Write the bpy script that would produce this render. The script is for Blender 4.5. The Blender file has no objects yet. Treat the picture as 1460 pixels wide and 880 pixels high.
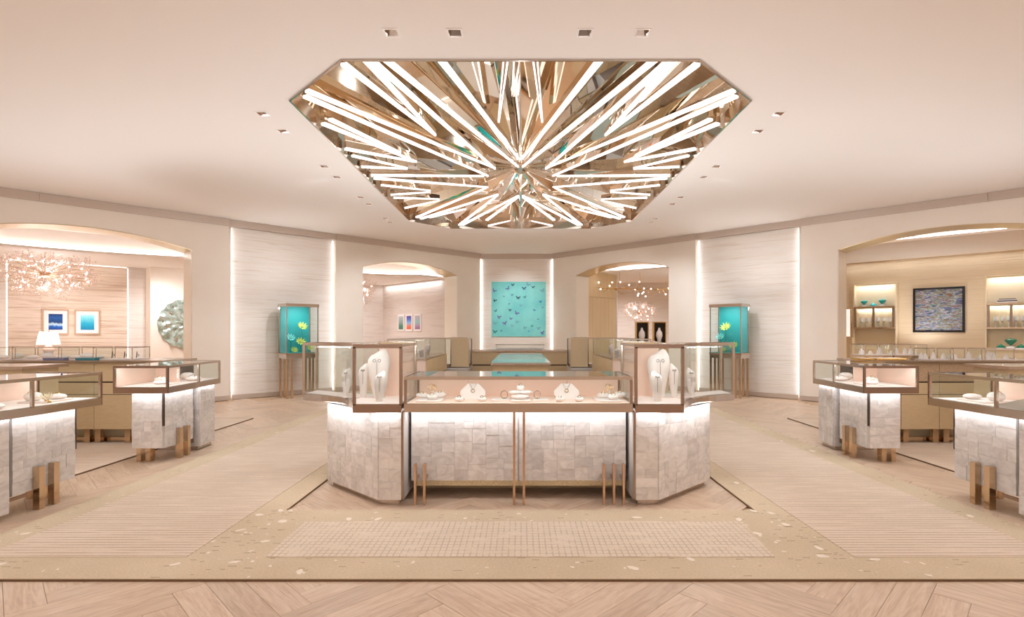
import bpy, bmesh, math, random
from mathutils import Vector, Matrix, noise
random.seed(7)
PI = math.pi
SC = bpy.context.scene
COL = SC.collection

# ------------------------------------------------------------------ camera, world, exposure
cam_d = bpy.data.cameras.new('camera'); cam = bpy.data.objects.new('camera', cam_d); COL.objects.link(cam)
FPX, EYE = 760.0, 1.48
cam_d.sensor_width = 36.0; cam_d.lens = FPX / 1460 * 36.0
cam_d.shift_x = -12 / 1460; cam_d.shift_y = 35 / 1460
cam.location = (0, 0, EYE); cam.rotation_euler = (PI / 2, 0, 0)
SC.camera = cam
w = bpy.data.worlds.new('world'); SC.world = w; w.use_nodes = True
w.node_tree.nodes['Background'].inputs[0].default_value = (1.0, 0.93, 0.87, 1)
w.node_tree.nodes['Background'].inputs[1].default_value = 0.5
SC.view_settings.view_transform = 'Standard'; SC.view_settings.look = 'None'
SC.view_settings.exposure = 0.42; SC.view_settings.gamma = 1.0; SC.view_settings.use_curve_mapping = False
SC.cycles.max_bounces = 14; SC.cycles.diffuse_bounces = 6; SC.cycles.glossy_bounces = 12
SC.cycles.transparent_max_bounces = 40; SC.cycles.sample_clamp_indirect = 6.0
SC.cycles.caustics_reflective = False; SC.cycles.caustics_refractive = False

WARM = (0.93, 0.99, 1.06); COOL = (0.93, 0.95, 1.0); SOFT = (0.96, 0.985, 1.02)
def lamp(name, kind, loc, energy, color=WARM, direction=(0, 0, -1), size=(0.1, 0.1), spot=2.6, parent=None):
    d = bpy.data.lights.new(name, kind); d.energy = energy; d.color = color
    if kind == 'AREA':
        d.shape = 'RECTANGLE'; d.size, d.size_y = size
    elif kind == 'SPOT':
        d.spot_size = spot; d.spot_blend = 1.0; d.shadow_soft_size = size[0]
    else:
        d.shadow_soft_size = size[0]
    o = bpy.data.objects.new(name, d); COL.objects.link(o)
    dv = Vector(direction).normalized()
    if isinstance(size, tuple) and len(size) == 3: pass
    o.location = loc
    o.rotation_euler = dv.to_track_quat('-Z', 'Y').to_euler()
    return o
def strip_lamp(name, p, q, wdt, energy, direction, color=COOL):
    """a long thin area lamp from p to q that shines along direction"""
    p, q = Vector(p), Vector(q); x = (q - p).normalized(); z = -Vector(direction).normalized()
    z = (z - x * z.dot(x)).normalized(); y = z.cross(x)
    d = bpy.data.lights.new(name, 'AREA'); d.shape = 'RECTANGLE'; d.size = (q - p).length; d.size_y = wdt
    d.energy = energy; d.color = color
    o = bpy.data.objects.new(name, d); COL.objects.link(o)
    m = Matrix((x, y, z)).transposed().to_4x4(); m.translation = (p + q) / 2
    o.matrix_world = m
    return o
DOWNLIGHTS = [(x, 4.47) for x in (-1.08, -0.55, 0.54, 1.02)] + \
             [(s * 2.96, y) for s in (-1, 1) for y in (6.12, 6.65, 8.05, 8.6, 9.87, 10.4, 11.7, 12.1)]
E_DOWN = 22.0
for x, y in DOWNLIGHTS:
    lamp('downlight_or_fill_lamp', 'SPOT', (x, y, 3.985), E_DOWN, WARM, size=(0.05,), spot=2.7)
# spots added without fixtures as fill over the side stations and behind the camera
for x, y in [(s * a, b) for s in (-1, 1) for a, b in
             ((4.6, 3.2), (4.6, 5.6), (4.8, 8.6), (6.6, 3.2), (6.6, 6.0), (8.6, 4.0), (8.6, 1.5), (1.3, 1.8), (3.6, 1.0), (1.3, -1.2), (4.5, -1.6), (7.5, -1.0))]:
    lamp('downlight_or_fill_lamp', 'SPOT', (x, y, 3.985), (E_DOWN * 2.0 if y > 2.9 else E_DOWN * 0.95), WARM, size=(0.08,), spot=2.9)

# unseen point lamps added behind and beside the camera to lift the ceiling
for x, y in ((-6.5, -2.4), (-2.2, -2.6), (2.2, -2.6), (6.5, -2.4), (-8.8, 2.2), (8.8, 2.2)):
    lamp('unseen_fill_lamp', 'POINT', (x, y, 2.5), 30.0, WARM, size=(0.18,))

# added bare spots above the cases and cabinets, aimed up to brighten the ceiling
for x, y, z, e in ((-1.62, 8.2, 1.42, 95), (1.62, 8.2, 1.42, 95), (-5.05, 11.75, 2.18, 22), (4.95, 11.75, 2.18, 22), (-6.9, 7.5, 1.32, 75), (6.9, 7.5, 1.32, 75), (-4.35, 6.7, 1.14, 60), (4.25, 6.7, 1.14, 60), (-1.5, 5.2, 1.42, 35), (1.45, 5.2, 1.42, 35), (0.0, 11.0, 1.27, 80)):
    lamp('ceiling_fill_spot', 'SPOT', (x, y, z), e, WARM, direction=(0, 0, 1), size=(0.04,), spot=2.85)
# spots added to brighten the diagonal walls and the turquoise painting
for s in (-1, 1):
    for x, y, tx, ty in ((2.96, 12.1, 4.0, 14.4), (2.96, 10.4, 5.5, 12.8), (2.96, 8.6, 7.2, 11.0), (2.96, 12.1, 2.0, 16.3)):
        lamp('wall_fill_spot', 'SPOT', (s*x, y, 3.96), 92, WARM, direction=(s*(tx-x), ty-y, -2.6), size=(0.05,), spot=1.35)
lamp('painting_fill_spot', 'SPOT', (-0.06, 13.9, 3.96), 150, WARM, direction=(0, 3.0, -1.75), size=(0.05,), spot=0.85)

# ------------------------------------------------------------------ helpers
def lin(c):
    return tuple(((v / 255) / 12.92 if v / 255 <= 0.04045 else ((v / 255 + 0.055) / 1.055) ** 2.4) for v in c) + (1.0,)
def newmat(name):
    m = bpy.data.materials.new(name); m.use_nodes = True
    nt = m.node_tree; return m, nt, nt.nodes['Principled BSDF']
def N(nt, t, **kw):
    n = nt.nodes.new(t)
    for k, v in kw.items():
        if k.startswith('i_'):
            key = k[2:]; n.inputs[int(key) if key.isdigit() else key.replace('_', ' ')].default_value = v
        else: setattr(n, k, v)
    return n
def L(nt, a, ao, b, bi): nt.links.new(a.outputs[ao], b.inputs[bi])
def ramp(nt, stops, interp='LINEAR'):
    r = N(nt, 'ShaderNodeValToRGB'); e = r.color_ramp.elements; r.color_ramp.interpolation = interp
    while len(e) < len(stops): e.new(0.5)
    for k, (p, c) in enumerate(stops): e[k].position = p; e[k].color = lin(c) if len(c) == 3 and max(c) > 1 else (*c, 1)[:4]
    return r
def plain(name, c, rough=0.5, metal=0.0, spec=0.5, coat=0.0):
    m, nt, b = newmat(name); b.inputs['Base Color'].default_value = lin(c)
    b.inputs['Roughness'].default_value = rough; b.inputs['Metallic'].default_value = metal
    b.inputs['Specular IOR Level'].default_value = spec; b.inputs['Coat Weight'].default_value = coat
    return m
def emis(name, c, s):
    m, nt, b = newmat(name); b.inputs['Base Color'].default_value = lin(c)
    b.inputs['Emission Color'].default_value = lin(c); b.inputs['Emission Strength'].default_value = s
    return m
def noisy(name, c1, c2, scale=(1, 1, 1), nscale=6.0, detail=5, rough=0.6, metal=0.0, lo=0.35, hi=0.65, bump=0.0, dist=0.0, rand=0.0, coord='Object', spec=0.5, bdist=0.01):
    m, nt, b = newmat(name)
    tc = N(nt, 'ShaderNodeTexCoord'); mp = N(nt, 'ShaderNodeMapping', i_Scale=scale)
    L(nt, tc, coord, mp, 'Vector')
    nz = N(nt, 'ShaderNodeTexNoise', i_Scale=nscale, i_Detail=detail, i_Distortion=dist); L(nt, mp, 'Vector', nz, 'Vector')
    r = ramp(nt, [(lo, c1), (hi, c2)]); L(nt, nz, 'Fac', r, 'Fac')
    src, so = r, 'Color'
    if rand:
        oi = N(nt, 'ShaderNodeObjectInfo'); mr = N(nt, 'ShaderNodeMapRange'); mr.inputs['To Min'].default_value = 1 - rand; mr.inputs['To Max'].default_value = 1 + rand * 0.35
        L(nt, oi, 'Random', mr, 'Value')
        hs = N(nt, 'ShaderNodeHueSaturation'); L(nt, r, 'Color', hs, 'Color'); L(nt, mr, 'Result', hs, 'Value'); src = hs
        off = N(nt, 'ShaderNodeVectorMath', operation='SCALE'); off.inputs[0].default_value = (37, 23, 51)
        L(nt, oi, 'Random', off, 'Scale'); L(nt, off, 'Vector', mp, 'Location')
    L(nt, src, so, b, 'Base Color')
    b.inputs['Roughness'].default_value = rough; b.inputs['Metallic'].default_value = metal; b.inputs['Specular IOR Level'].default_value = spec
    if bump:
        bp = N(nt, 'ShaderNodeBump', i_Strength=bump, i_Distance=bdist); L(nt, nz, 'Fac', bp, 'Height'); L(nt, bp, 'Normal', b, 'Normal')
    return m
def glassmat(name, tint=(0.96, 0.98, 0.97), refl=1.0):
    m, nt, b = newmat(name); nt.nodes.remove(b); out = nt.nodes['Material Output']
    t = N(nt, 'ShaderNodeBsdfTransparent'); t.inputs[0].default_value = (*tint, 1)
    g = N(nt, 'ShaderNodeBsdfGlossy'); g.inputs['Roughness'].default_value = 0.02
    f = N(nt, 'ShaderNodeLayerWeight'); pw = N(nt, 'ShaderNodeMath', operation='POWER'); pw.inputs[1].default_value = 4.0; L(nt, f, 'Facing', pw, 0)
    mu = N(nt, 'ShaderNodeMath', operation='MULTIPLY_ADD'); mu.inputs[1].default_value = 0.6 * refl; mu.inputs[2].default_value = 0.025 * refl; mu.use_clamp = True
    L(nt, pw, 'Value', mu, 0)
    x = N(nt, 'ShaderNodeMixShader'); L(nt, mu, 'Value', x, 'Fac'); L(nt, t, 'BSDF', x, 1); L(nt, g, 'BSDF', x, 2); L(nt, x, 'Shader', out, 'Surface')
    return m
M = {}
M['plaster'] = noisy('plaster', (243, 231, 218), (246, 236, 224), nscale=1.2, rough=0.75)
M['ceiling'] = plain('ceiling_paint', (243, 235, 228), 0.8)
M['cornice'] = plain('cornice_metal', (206, 190, 177), 0.45, 0.25)
M['led'] = emis('led_white', (255, 250, 246), 1.3)
M['led_bar'] = emis('light_tube', (255, 252, 250), 0.85)
M['mirror'] = plain('polished_steel', (250, 246, 240), 0.02, 1.0)
M['mirror_tan'] = plain('bronze_mirror', (236, 218, 194), 0.05, 1.0)
M['frame'] = plain('brushed_nickel', (206, 192, 180), 0.25, 1.0)
M['framedark'] = plain('bronze_nickel', (170, 148, 134), 0.27, 1.0)
M['chrome'] = plain('polished_nickel', (214, 202, 192), 0.12, 1.0)
M['rosegold'] = plain('rose_gold', (212, 176, 148), 0.24, 1.0)
M['goldleg'] = plain('champagne_gold', (212, 186, 156), 0.16, 1.0)
M['gold'] = plain('warm_gold', (214, 176, 110), 0.25, 1.0)
M['pink'] = plain('blush_lining', (250, 218, 200), 0.75)
M['pinkwhite'] = plain('blush_white_leather', (247, 228, 219), 0.7)
M['bust'] = plain('white_display_resin', (244, 232, 226), 0.55)
M['white'] = plain('white_paint', (246, 240, 236), 0.6)
M['glass'] = glassmat('clear_glass')
M['glasstop'] = glassmat('glass_top', (0.94, 0.96, 0.94), 2.0)
M['glassthin'] = glassmat('thin_glass', (0.985, 0.995, 0.99), 0.7)
M['tabletop'] = plain('pale_green_glass', (196, 208, 196), 0.08, 0.0, 0.7)
M['dark'] = plain('dark_reveal', (70, 56, 46), 0.5)
M['black'] = plain('black_lacquer', (22, 18, 18), 0.35)
M['lens'] = plain('black_lens', (20, 18, 20), 0.2)
M['onyx'] = noisy('white_onyx', (210, 202, 196), (240, 234, 230), (1, 1, 1.6), 7.0, 8, 0.28, lo=0.25, hi=0.62, dist=1.6, rand=0.13)
M['joint'] = plain('stone_joint', (226, 220, 216), 0.6)
M['brown'] = noisy('tan_shagreen', (224, 200, 160), (234, 212, 174), (3, 3, 60), 4.0, 4, 0.5)
M['brownweave'] = noisy('tan_woven_leather', (178, 148, 116), (226, 200, 168), (90, 90, 90), 1.0, 2, 0.55, bump=0.4)
M['beige'] = noisy('beige_curtain_panel', (224, 200, 160), (234, 212, 174), (9, 9, 0.2), 4.0, 2, 0.7)
M['goldmesh'] = noisy('gold_mesh', (196, 178, 138), (240, 228, 200), (14, 14, 140), 3.0, 3, 0.4, 0.6)
M['teal'] = plain('teal_backing', (20, 150, 150), 0.6)
M['tealglass'] = plain('teal_glass', (30, 176, 178), 0.12, 0, 0.6)
M['greenglass'] = plain('green_glass', (0, 120, 88), 0.12, 0, 0.6)
M['petal'] = noisy('yellow_green_petal', (150, 190, 20), (236, 236, 60), nscale=8.0, rough=0.5)
M['petalteal'] = plain('pale_teal_petal', (110, 208, 206), 0.5)
M['stem'] = plain('green_stem', (30, 120, 100), 0.5)
M['shade'] = emis('lampshade_fabric', (255, 242, 236), 0.55)
M['bulb'] = emis('bulb', (255, 236, 222), 5.0)
M['crystal'] = plain('crystal_rose', (255, 232, 222), 0.1, 0.3)
M['cream'] = plain('cream_lacquer', (238, 222, 192), 0.25, 0.0, 0.6)
M['ledpanel'] = M['led']
# striated limestone
def striated(name, base, light, dark, zs=22.0, cover=0.5):
    m, nt, b = newmat(name)
    tc = N(nt, 'ShaderNodeTexCoord'); mp = N(nt, 'ShaderNodeMapping', i_Scale=(0.55, 0.55, zs)); L(nt, tc, 'Object', mp, 'Vector')
    n1 = N(nt, 'ShaderNodeTexNoise', i_Scale=1.0, i_Detail=6.0, i_Roughness=0.6, i_Distortion=0.6); L(nt, mp, 'Vector', n1, 'Vector')
    mp2 = N(nt, 'ShaderNodeMapping', i_Scale=(0.9, 0.9, zs * 2.3), i_Location=(5, 3, 9)); L(nt, tc, 'Object', mp2, 'Vector')
    n2 = N(nt, 'ShaderNodeTexNoise', i_Scale=1.0, i_Detail=5.0, i_Distortion=0.9); L(nt, mp2, 'Vector', n2, 'Vector')
    r1 = ramp(nt, [(0.34, base), (0.52, light), (0.66, base)]); L(nt, n1, 'Fac', r1, 'Fac')
    r2 = ramp(nt, [(0.58, (0, 0, 0)), (0.72, (cover, cover, cover))]); L(nt, n2, 'Fac', r2, 'Fac')
    x = N(nt, 'ShaderNodeMix', data_type='RGBA'); L(nt, r2, 'Color', x, 'Factor'); L(nt, r1, 'Color', x, 6); x.inputs[7].default_value = lin(dark)
    L(nt, x, 2, b, 'Base Color'); b.inputs['Roughness'].default_value = 0.6
    bp = N(nt, 'ShaderNodeBump', i_Strength=0.35, i_Distance=0.02); L(nt, n1, 'Fac', bp, 'Height'); L(nt, bp, 'Normal', b, 'Normal')
    return m
M['striated'] = striated('striated_limestone', (238, 226, 214), (245, 237, 229), (208, 186, 162), 14.0, 0.6)
M['striated_tan'] = striated('striated_tan_stone', (204, 178, 154), (232, 214, 196), (184, 154, 126), 11.0, 0.5)
M['striated_gray'] = striated('striated_grey_stone', (220, 208, 200), (232, 222, 214), (198, 184, 176), 10.0, 0.4)
M['fluted'] = striated('ribbed_beige_panel', (220, 198, 166), (228, 208, 178), (202, 178, 146), 30.0, 0.4)
# oak planks: grain along UV u, plank tint in a colour attribute
def oak():
    m, nt, b = newmat('oiled_oak')
    uv = N(nt, 'ShaderNodeUVMap'); mp = N(nt, 'ShaderNodeMapping', i_Scale=(1.2, 16.0, 1)); L(nt, uv, 'UV', mp, 'Vector')
    n1 = N(nt, 'ShaderNodeTexNoise', i_Scale=2.2, i_Detail=7.0, i_Distortion=1.4); L(nt, mp, 'Vector', n1, 'Vector')
    mp2 = N(nt, 'ShaderNodeMapping', i_Scale=(0.7, 3.0, 1)); L(nt, uv, 'UV', mp2, 'Vector')
    n2 = N(nt, 'ShaderNodeTexNoise', i_Scale=2.0, i_Detail=3.0, i_Distortion=2.5); L(nt, mp2, 'Vector', n2, 'Vector')
    w = N(nt, 'ShaderNodeMath', operation='MULTIPLY'); w.inputs[1].default_value = 26.0; L(nt, n2, 'Fac', w, 0)
    s = N(nt, 'ShaderNodeMath', operation='SINE'); L(nt, w, 'Value', s, 0)
    ad = N(nt, 'ShaderNodeMath', operation='MULTIPLY_ADD'); ad.inputs[1].default_value = 0.07; L(nt, s, 'Value', ad, 0); L(nt, n1, 'Fac', ad, 2)
    r = ramp(nt, [(0.25, (204, 172, 146)), (0.5, (220, 192, 166)), (0.75, (230, 206, 182))]); L(nt, ad, 'Value', r, 'Fac')
    at = N(nt, 'ShaderNodeVertexColor'); at.layer_name = 'tint'
    x = N(nt, 'ShaderNodeMix', data_type='RGBA', blend_type='MULTIPLY'); x.inputs[0].default_value = 1.0
    L(nt, r, 'Color', x, 6); L(nt, at, 'Color', x, 7); L(nt, x, 2, b, 'Base Color')
    b.inputs['Roughness'].default_value = 0.36; b.inputs['Specular IOR Level'].default_value = 0.4
    bp = N(nt, 'ShaderNodeBump', i_Strength=0.12, i_Distance=0.004); L(nt, n1, 'Fac', bp, 'Height'); L(nt, bp, 'Normal', b, 'Normal')
    return m
M['oak'] = oak()
def rugmat(name, c1, c2, lines=None, groove=(168, 142, 118)):
    m, nt, b = newmat(name); tc = N(nt, 'ShaderNodeTexCoord')
    n1 = N(nt, 'ShaderNodeTexNoise', i_Scale=70.0, i_Detail=4.0); L(nt, tc, 'Object', n1, 'Vector')
    n3 = N(nt, 'ShaderNodeTexNoise', i_Scale=1.1, i_Detail=3.0); L(nt, tc, 'Object', n3, 'Vector')
    av = N(nt, 'ShaderNodeMath', operation='MULTIPLY_ADD'); av.inputs[1].default_value = 0.5; L(nt, n1, 'Fac', av, 0)
    hf = N(nt, 'ShaderNodeMath', operation='MULTIPLY'); hf.inputs[1].default_value = 0.5; L(nt, n3, 'Fac', hf, 0); L(nt, hf, 'Value', av, 2)
    r = ramp(nt, [(0.36, c1), (0.64, c2)]); L(nt, av, 'Value', r, 'Fac')
    src, so = r, 'Color'; hgt = (n1, 'Fac')
    if lines:
        nd = N(nt, 'ShaderNodeTexNoise', i_Scale=1.0, i_Detail=3.0); mq = N(nt, 'ShaderNodeMapping', i_Scale=lines[2]); L(nt, tc, 'Object', mq, 'Vector'); L(nt, mq, 'Vector', nd, 'Vector')
        sp = N(nt, 'ShaderNodeSeparateXYZ'); L(nt, tc, 'Object', sp, 'Vector'); cur = None
        for ax, pitch in zip('YX', lines[:2]):
            if not pitch: continue
            dv = N(nt, 'ShaderNodeMath', operation='DIVIDE'); dv.inputs[1].default_value = pitch; L(nt, sp, ax, dv, 0)
            fr = N(nt, 'ShaderNodeMath', operation='FRACT'); L(nt, dv, 'Value', fr, 0)
            lt = ramp(nt, [(0.0, (1, 1, 1)), (0.10, (1, 1, 1)), (0.24, (0, 0, 0))]); L(nt, fr, 'Value', lt, 'Fac')
            if cur is None: cur = lt
            else:
                mxn = N(nt, 'ShaderNodeMix', data_type='RGBA', blend_type='LIGHTEN'); mxn.inputs[0].default_value = 1; L(nt, cur, 'Color', mxn, 6); L(nt, lt, 'Color', mxn, 7); cur = mxn
        rr = ramp(nt, [(0.34, (0, 0, 0)), (0.52, (1, 1, 1))]); L(nt, nd, 'Fac', rr, 'Fac')
        br = N(nt, 'ShaderNodeRGBToBW'); L(nt, cur, 2 if cur.bl_idname == 'ShaderNodeMix' else 'Color', br, 'Color')
        fm = N(nt, 'ShaderNodeMath', operation='MULTIPLY'); L(nt, br, 'Val', fm, 0); L(nt, rr, 'Color', fm, 1)
        x = N(nt, 'ShaderNodeMix', data_type='RGBA'); L(nt, fm, 'Value', x, 0); L(nt, r, 'Color', x, 6); x.inputs[7].default_value = lin(groove); src, so = x, 2
        iv = N(nt, 'ShaderNodeMath', operation='SUBTRACT'); iv.inputs[0].default_value = 1.0; L(nt, fm, 'Value', iv, 1); hgt = (iv, 'Value')
    L(nt, src, so, b, 'Base Color'); b.inputs['Roughness'].default_value = 0.95; b.inputs['Specular IOR Level'].default_value = 0.1
    bp = N(nt, 'ShaderNodeBump', i_Strength=0.6, i_Distance=0.006); L(nt, hgt[0], hgt[1], bp, 'Height'); L(nt, bp, 'Normal', b, 'Normal')
    return m
M['rug'] = rugmat('wool_rug_border', (206, 184, 154), (224, 204, 176))
M['rugfield'] = rugmat('wool_rug_ribbed', (222, 200, 178), (232, 212, 192), (0.045, 0, (2.2, 14, 1)), (186, 158, 132))
M['ruggrid'] = rugmat('wool_rug_grid', (224, 204, 182), (234, 216, 196), (0.05, 0.042, (5, 12, 1)), (208, 186, 164))
M['rugedge'] = plain('rug_binding', (120, 92, 66), 0.9)
M['fleck'] = plain('silk_fleck', (244, 228, 210), 0.7)
M['fleckdark'] = plain('cut_pile_dash', (176, 150, 120), 0.9)

class MB:
    def __init__(s): s.v = []; s.f = []; s.sm = False
    def add(s, vs, fs):
        k = len(s.v); s.v += [tuple(p) for p in vs]; s.f += [tuple(i + k for i in f) for f in fs]; return s
    def box(s, x0, x1, y0, y1, z0, z1):
        return s.add([(x0,y0,z0),(x1,y0,z0),(x1,y1,z0),(x0,y1,z0),(x0,y0,z1),(x1,y0,z1),(x1,y1,z1),(x0,y1,z1)],
                     [(0,3,2,1),(4,5,6,7),(0,1,5,4),(1,2,6,5),(2,3,7,6),(3,0,4,7)])
    def obox(s, o, a, b, c):
        o, a, b, c = map(Vector, (o, a, b, c))
        return s.add([o, o+a, o+a+b, o+b, o+c, o+a+c, o+a+b+c, o+b+c], [(0,3,2,1),(4,5,6,7),(0,1,5,4),(1,2,6,5),(2,3,7,6),(3,0,4,7)])
    def prism(s, poly, z0, z1):
        n = len(poly); vs = [(x, y, z0) for x, y in poly] + [(x, y, z1) for x, y in poly]
        return s.add(vs, [tuple(range(n))[::-1], tuple(range(n, 2*n))] + [(i, (i+1) % n, (i+1) % n + n, i + n) for i in range(n)])
    def loft(s, rings, cap=True, closed=True):
        n = len(rings[0]); vs = [p for r in rings for p in r]; fs = []
        for k in range(len(rings) - 1):
            for i in range(n if closed else n - 1):
                j = (i + 1) % n; fs.append((k*n+i, k*n+j, (k+1)*n+j, (k+1)*n+i))
        if cap: fs += [tuple(range(n))[::-1], tuple(range((len(rings)-1)*n, len(rings)*n))]
        return s.add(vs, fs)
    def bar(s, p, q, r, n=4, r2=None, up=(0, 0, 1)):
        p, q = Vector(p), Vector(q); d = (q - p).normalized(); u = Vector(up)
        if abs(d.dot(u)) > 0.98: u = Vector((1, 0, 0))
        a = d.cross(u).normalized(); b = a.cross(d); r2 = r if r2 is None else r2
        off = PI / 4 if n == 4 else 0
        ring = lambda c, rr: [c + (a * math.cos(off + 2*PI*i/n) + b * math.sin(off + 2*PI*i/n)) * rr for i in range(n)]
        return s.loft([ring(p, r), ring(q, r2)])
    def lathe(s, prof, c=(0, 0, 0), n=20, sy=1.0):
        rings = [[(c[0] + r*math.cos(2*PI*i/n), c[1] + sy*r*math.sin(2*PI*i/n), c[2] + z) for i in range(n)] for r, z in prof]
        s.sm = True; return s.loft(rings)
    def ball(s, c, rx, ry, rz, n=12, m=7):
        pr = []
        for k in range(m + 1):
            t = PI * k / m; pr.append((max(math.sin(t), 0.02), -math.cos(t)))
        s.sm = True
        return s.loft([[(c[0] + rx*r*math.cos(2*PI*i/n), c[1] + ry*r*math.sin(2*PI*i/n), c[2] + rz*z) for i in range(n)] for r, z in pr])
    def torus(s, c, R, r, nrm=(0, 0, 1), n=18, m=6, a0=0, a1=2*PI):
        z = Vector(nrm).normalized(); x = z.orthogonal().normalized(); y = z.cross(x); c = Vector(c)
        full = abs(a1 - a0 - 2*PI) < 1e-3; rings = []
        for i in range(n + 1):
            t = a0 + (a1 - a0) * i / n; d = x*math.cos(t) + y*math.sin(t)
            rings.append([c + d*(R + r*math.cos(2*PI*j/m)) + z*(r*math.sin(2*PI*j/m)) for j in range(m)])
        s.sm = True; return s.loft(rings, cap=not full)
    def path(s, pts, hw, hh):
        """flat bar of half-width hw (plan) and half-height hh following plan points with z"""
        rings = []
        P = [Vector(p) for p in pts]
        for i, p in enumerate(P):
            d = (P[min(i+1, len(P)-1)] - P[max(i-1, 0)]); d.z = 0; d.normalize(); nn = Vector((-d.y, d.x, 0))
            rings.append([p - nn*hw - Vector((0,0,hh)), p + nn*hw - Vector((0,0,hh)), p + nn*hw + Vector((0,0,hh)), p - nn*hw + Vector((0,0,hh))])
        return s.loft(rings)
    def ribbon(s, pts, z0, z1, t=0.006):
        P = [Vector((p[0], p[1], 0)) for p in pts]
        return s.path([(p.x, p.y, (z0+z1)/2) for p in P], t/2, (z1-z0)/2)
def rootloc(o):
    v = Vector((0, 0, 0))
    while o is not None: v = v + o.location; o = o.parent
    return v
def obj(name, mb, m, parent=None, smooth=None, recalc=True):
    me = bpy.data.meshes.new(name)
    if parent is not None: off = rootloc(parent); loc = Vector((0, 0, 0))
    else:
        xs = [v[0] for v in mb.v]; ys = [v[1] for v in mb.v]; zs = [v[2] for v in mb.v]
        off = Vector(((min(xs)+max(xs))/2, (min(ys)+max(ys))/2, min(zs))); loc = off
    me.from_pydata([(v[0]-off.x, v[1]-off.y, v[2]-off.z) for v in mb.v], [], mb.f)
    if recalc:
        bm = bmesh.new(); bm.from_mesh(me); bmesh.ops.recalc_face_normals(bm, faces=bm.faces); bm.to_mesh(me); bm.free()
    me.materials.append(m)
    if (mb.sm if smooth is None else smooth):
        me.polygons.foreach_set('use_smooth', [True] * len(me.polygons))
        me.set_sharp_from_angle(angle=0.7)
    o = bpy.data.objects.new(name, me); COL.objects.link(o); o.location = loc
    if parent is not None: o.parent = parent
    return o
def tag(o, label=None, cat=None, group=None, kind=None):
    if label: o['label'] = label
    if cat: o['category'] = cat
    if group: o['group'] = group
    if kind: o['kind'] = kind
    return o
def thing(name, loc, label, cat, group=None):
    o = bpy.data.objects.new(name, None); COL.objects.link(o); o.location = loc; o.empty_display_size = 0.1
    return tag(o, label, cat, group)
def single(name, mb, m, label, cat, group=None): return tag(obj(name, mb, m), label, cat, group)
def struct(name, mb, m, parent=None): 
    o = obj(name, mb, m, parent)
    if parent is None: o['kind'] = 'structure'
    return o
def copy_tree(o, parent=None):
    c = o.copy(); COL.objects.link(c)
    if parent is not None: c.parent = parent
    for ch in list(o.children): copy_tree(ch, c)
    return c
ORD = ['first', 'second', 'third', 'fourth', 'fifth', 'sixth', 'seventh', 'eighth', 'ninth', 'tenth', 'eleventh', 'twelfth']
S2 = math.sqrt(0.5)
class Frame:
    def __init__(s, o, u, n): s.o, s.u, s.n = o, u, n
    def p(s, u, n, z): return (s.o[0] + s.u[0]*u + s.n[0]*n, s.o[1] + s.u[1]*u + s.n[1]*n, z)
FL = Frame((-1.29, 16.93), (-S2, -S2), (-S2, S2))
FR = Frame((1.05, 16.93), (S2, -S2), (S2, S2))
def fbox(mb, F, u0, u1, n0, n1, z0, z1):
    a = Vector(F.p(u0, n0, z0))
    return mb.obox(a, Vector(F.p(u1, n0, z0)) - a, Vector(F.p(u0, n1, z0)) - a, (0, 0, z1 - z0))
def fprism(mb, F, poly, n0, n1):
    """polygon in (u, z) pulled from depth n0 to n1"""
    k = len(poly); vs = [F.p(u, n0, z) for u, z in poly] + [F.p(u, n1, z) for u, z in poly]
    return mb.add(vs, [tuple(range(k)), tuple(range(k, 2*k))[::-1]] + [(i, (i+1) % k, (i+1) % k + k, i + k) for i in range(k)])
def fplan(mb, F, poly, z0, z1): return mb.prism([F.p(u, n, 0)[:2] for u, n in poly], z0, z1)
# ------------------------------------------------------------------ structure: shell of the salon
ZC = 4.0
OCT = [(-1.65, 4.9), (1.65, 4.9), (2.5, 5.75), (2.5, 11.95), (1.65, 12.8), (-1.65, 12.8), (-2.5, 11.95), (-2.5, 5.75)]
HS = 0.055
def ceiling_mesh():
    bm = bmesh.new(); loops = [[(-11.2, -4.2), (11.2, -4.2), (11.2, 8.0), (1.2, 17.5), (-1.5, 17.5), (-11.2, 8.0)], OCT]
    loops += [[(x-HS, y-HS), (x+HS, y-HS), (x+HS, y+HS), (x-HS, y+HS)] for x, y in DOWNLIGHTS]
    es = []
    for lp in loops:
        vs = [bm.verts.new((x, y, ZC)) for x, y in lp]
        es += [bm.edges.new((vs[i], vs[(i+1) % len(vs)])) for i in range(len(vs))]
    bmesh.ops.triangle_fill(bm, use_beauty=True, use_dissolve=False, edges=es)
    bmesh.ops.recalc_face_normals(bm, faces=bm.faces)
    r = bmesh.ops.extrude_face_region(bm, geom=bm.faces[:])
    bmesh.ops.translate(bm, vec=(0, 0, 0.10), verts=[g for g in r['geom'] if isinstance(g, bmesh.types.BMVert)])
    bmesh.ops.recalc_face_normals(bm, faces=bm.faces)
    me = bpy.data.meshes.new('ceiling'); bm.to_mesh(me); bm.free(); return me
me = ceiling_mesh(); me.materials.append(M['ceiling']); ceil = bpy.data.objects.new('ceiling', me); COL.objects.link(ceil); ceil['kind'] = 'structure'

M['oakplain'] = noisy('oak_subfloor', (200, 166, 134), (214, 182, 150), (1, 8, 1), 3.0)
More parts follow.
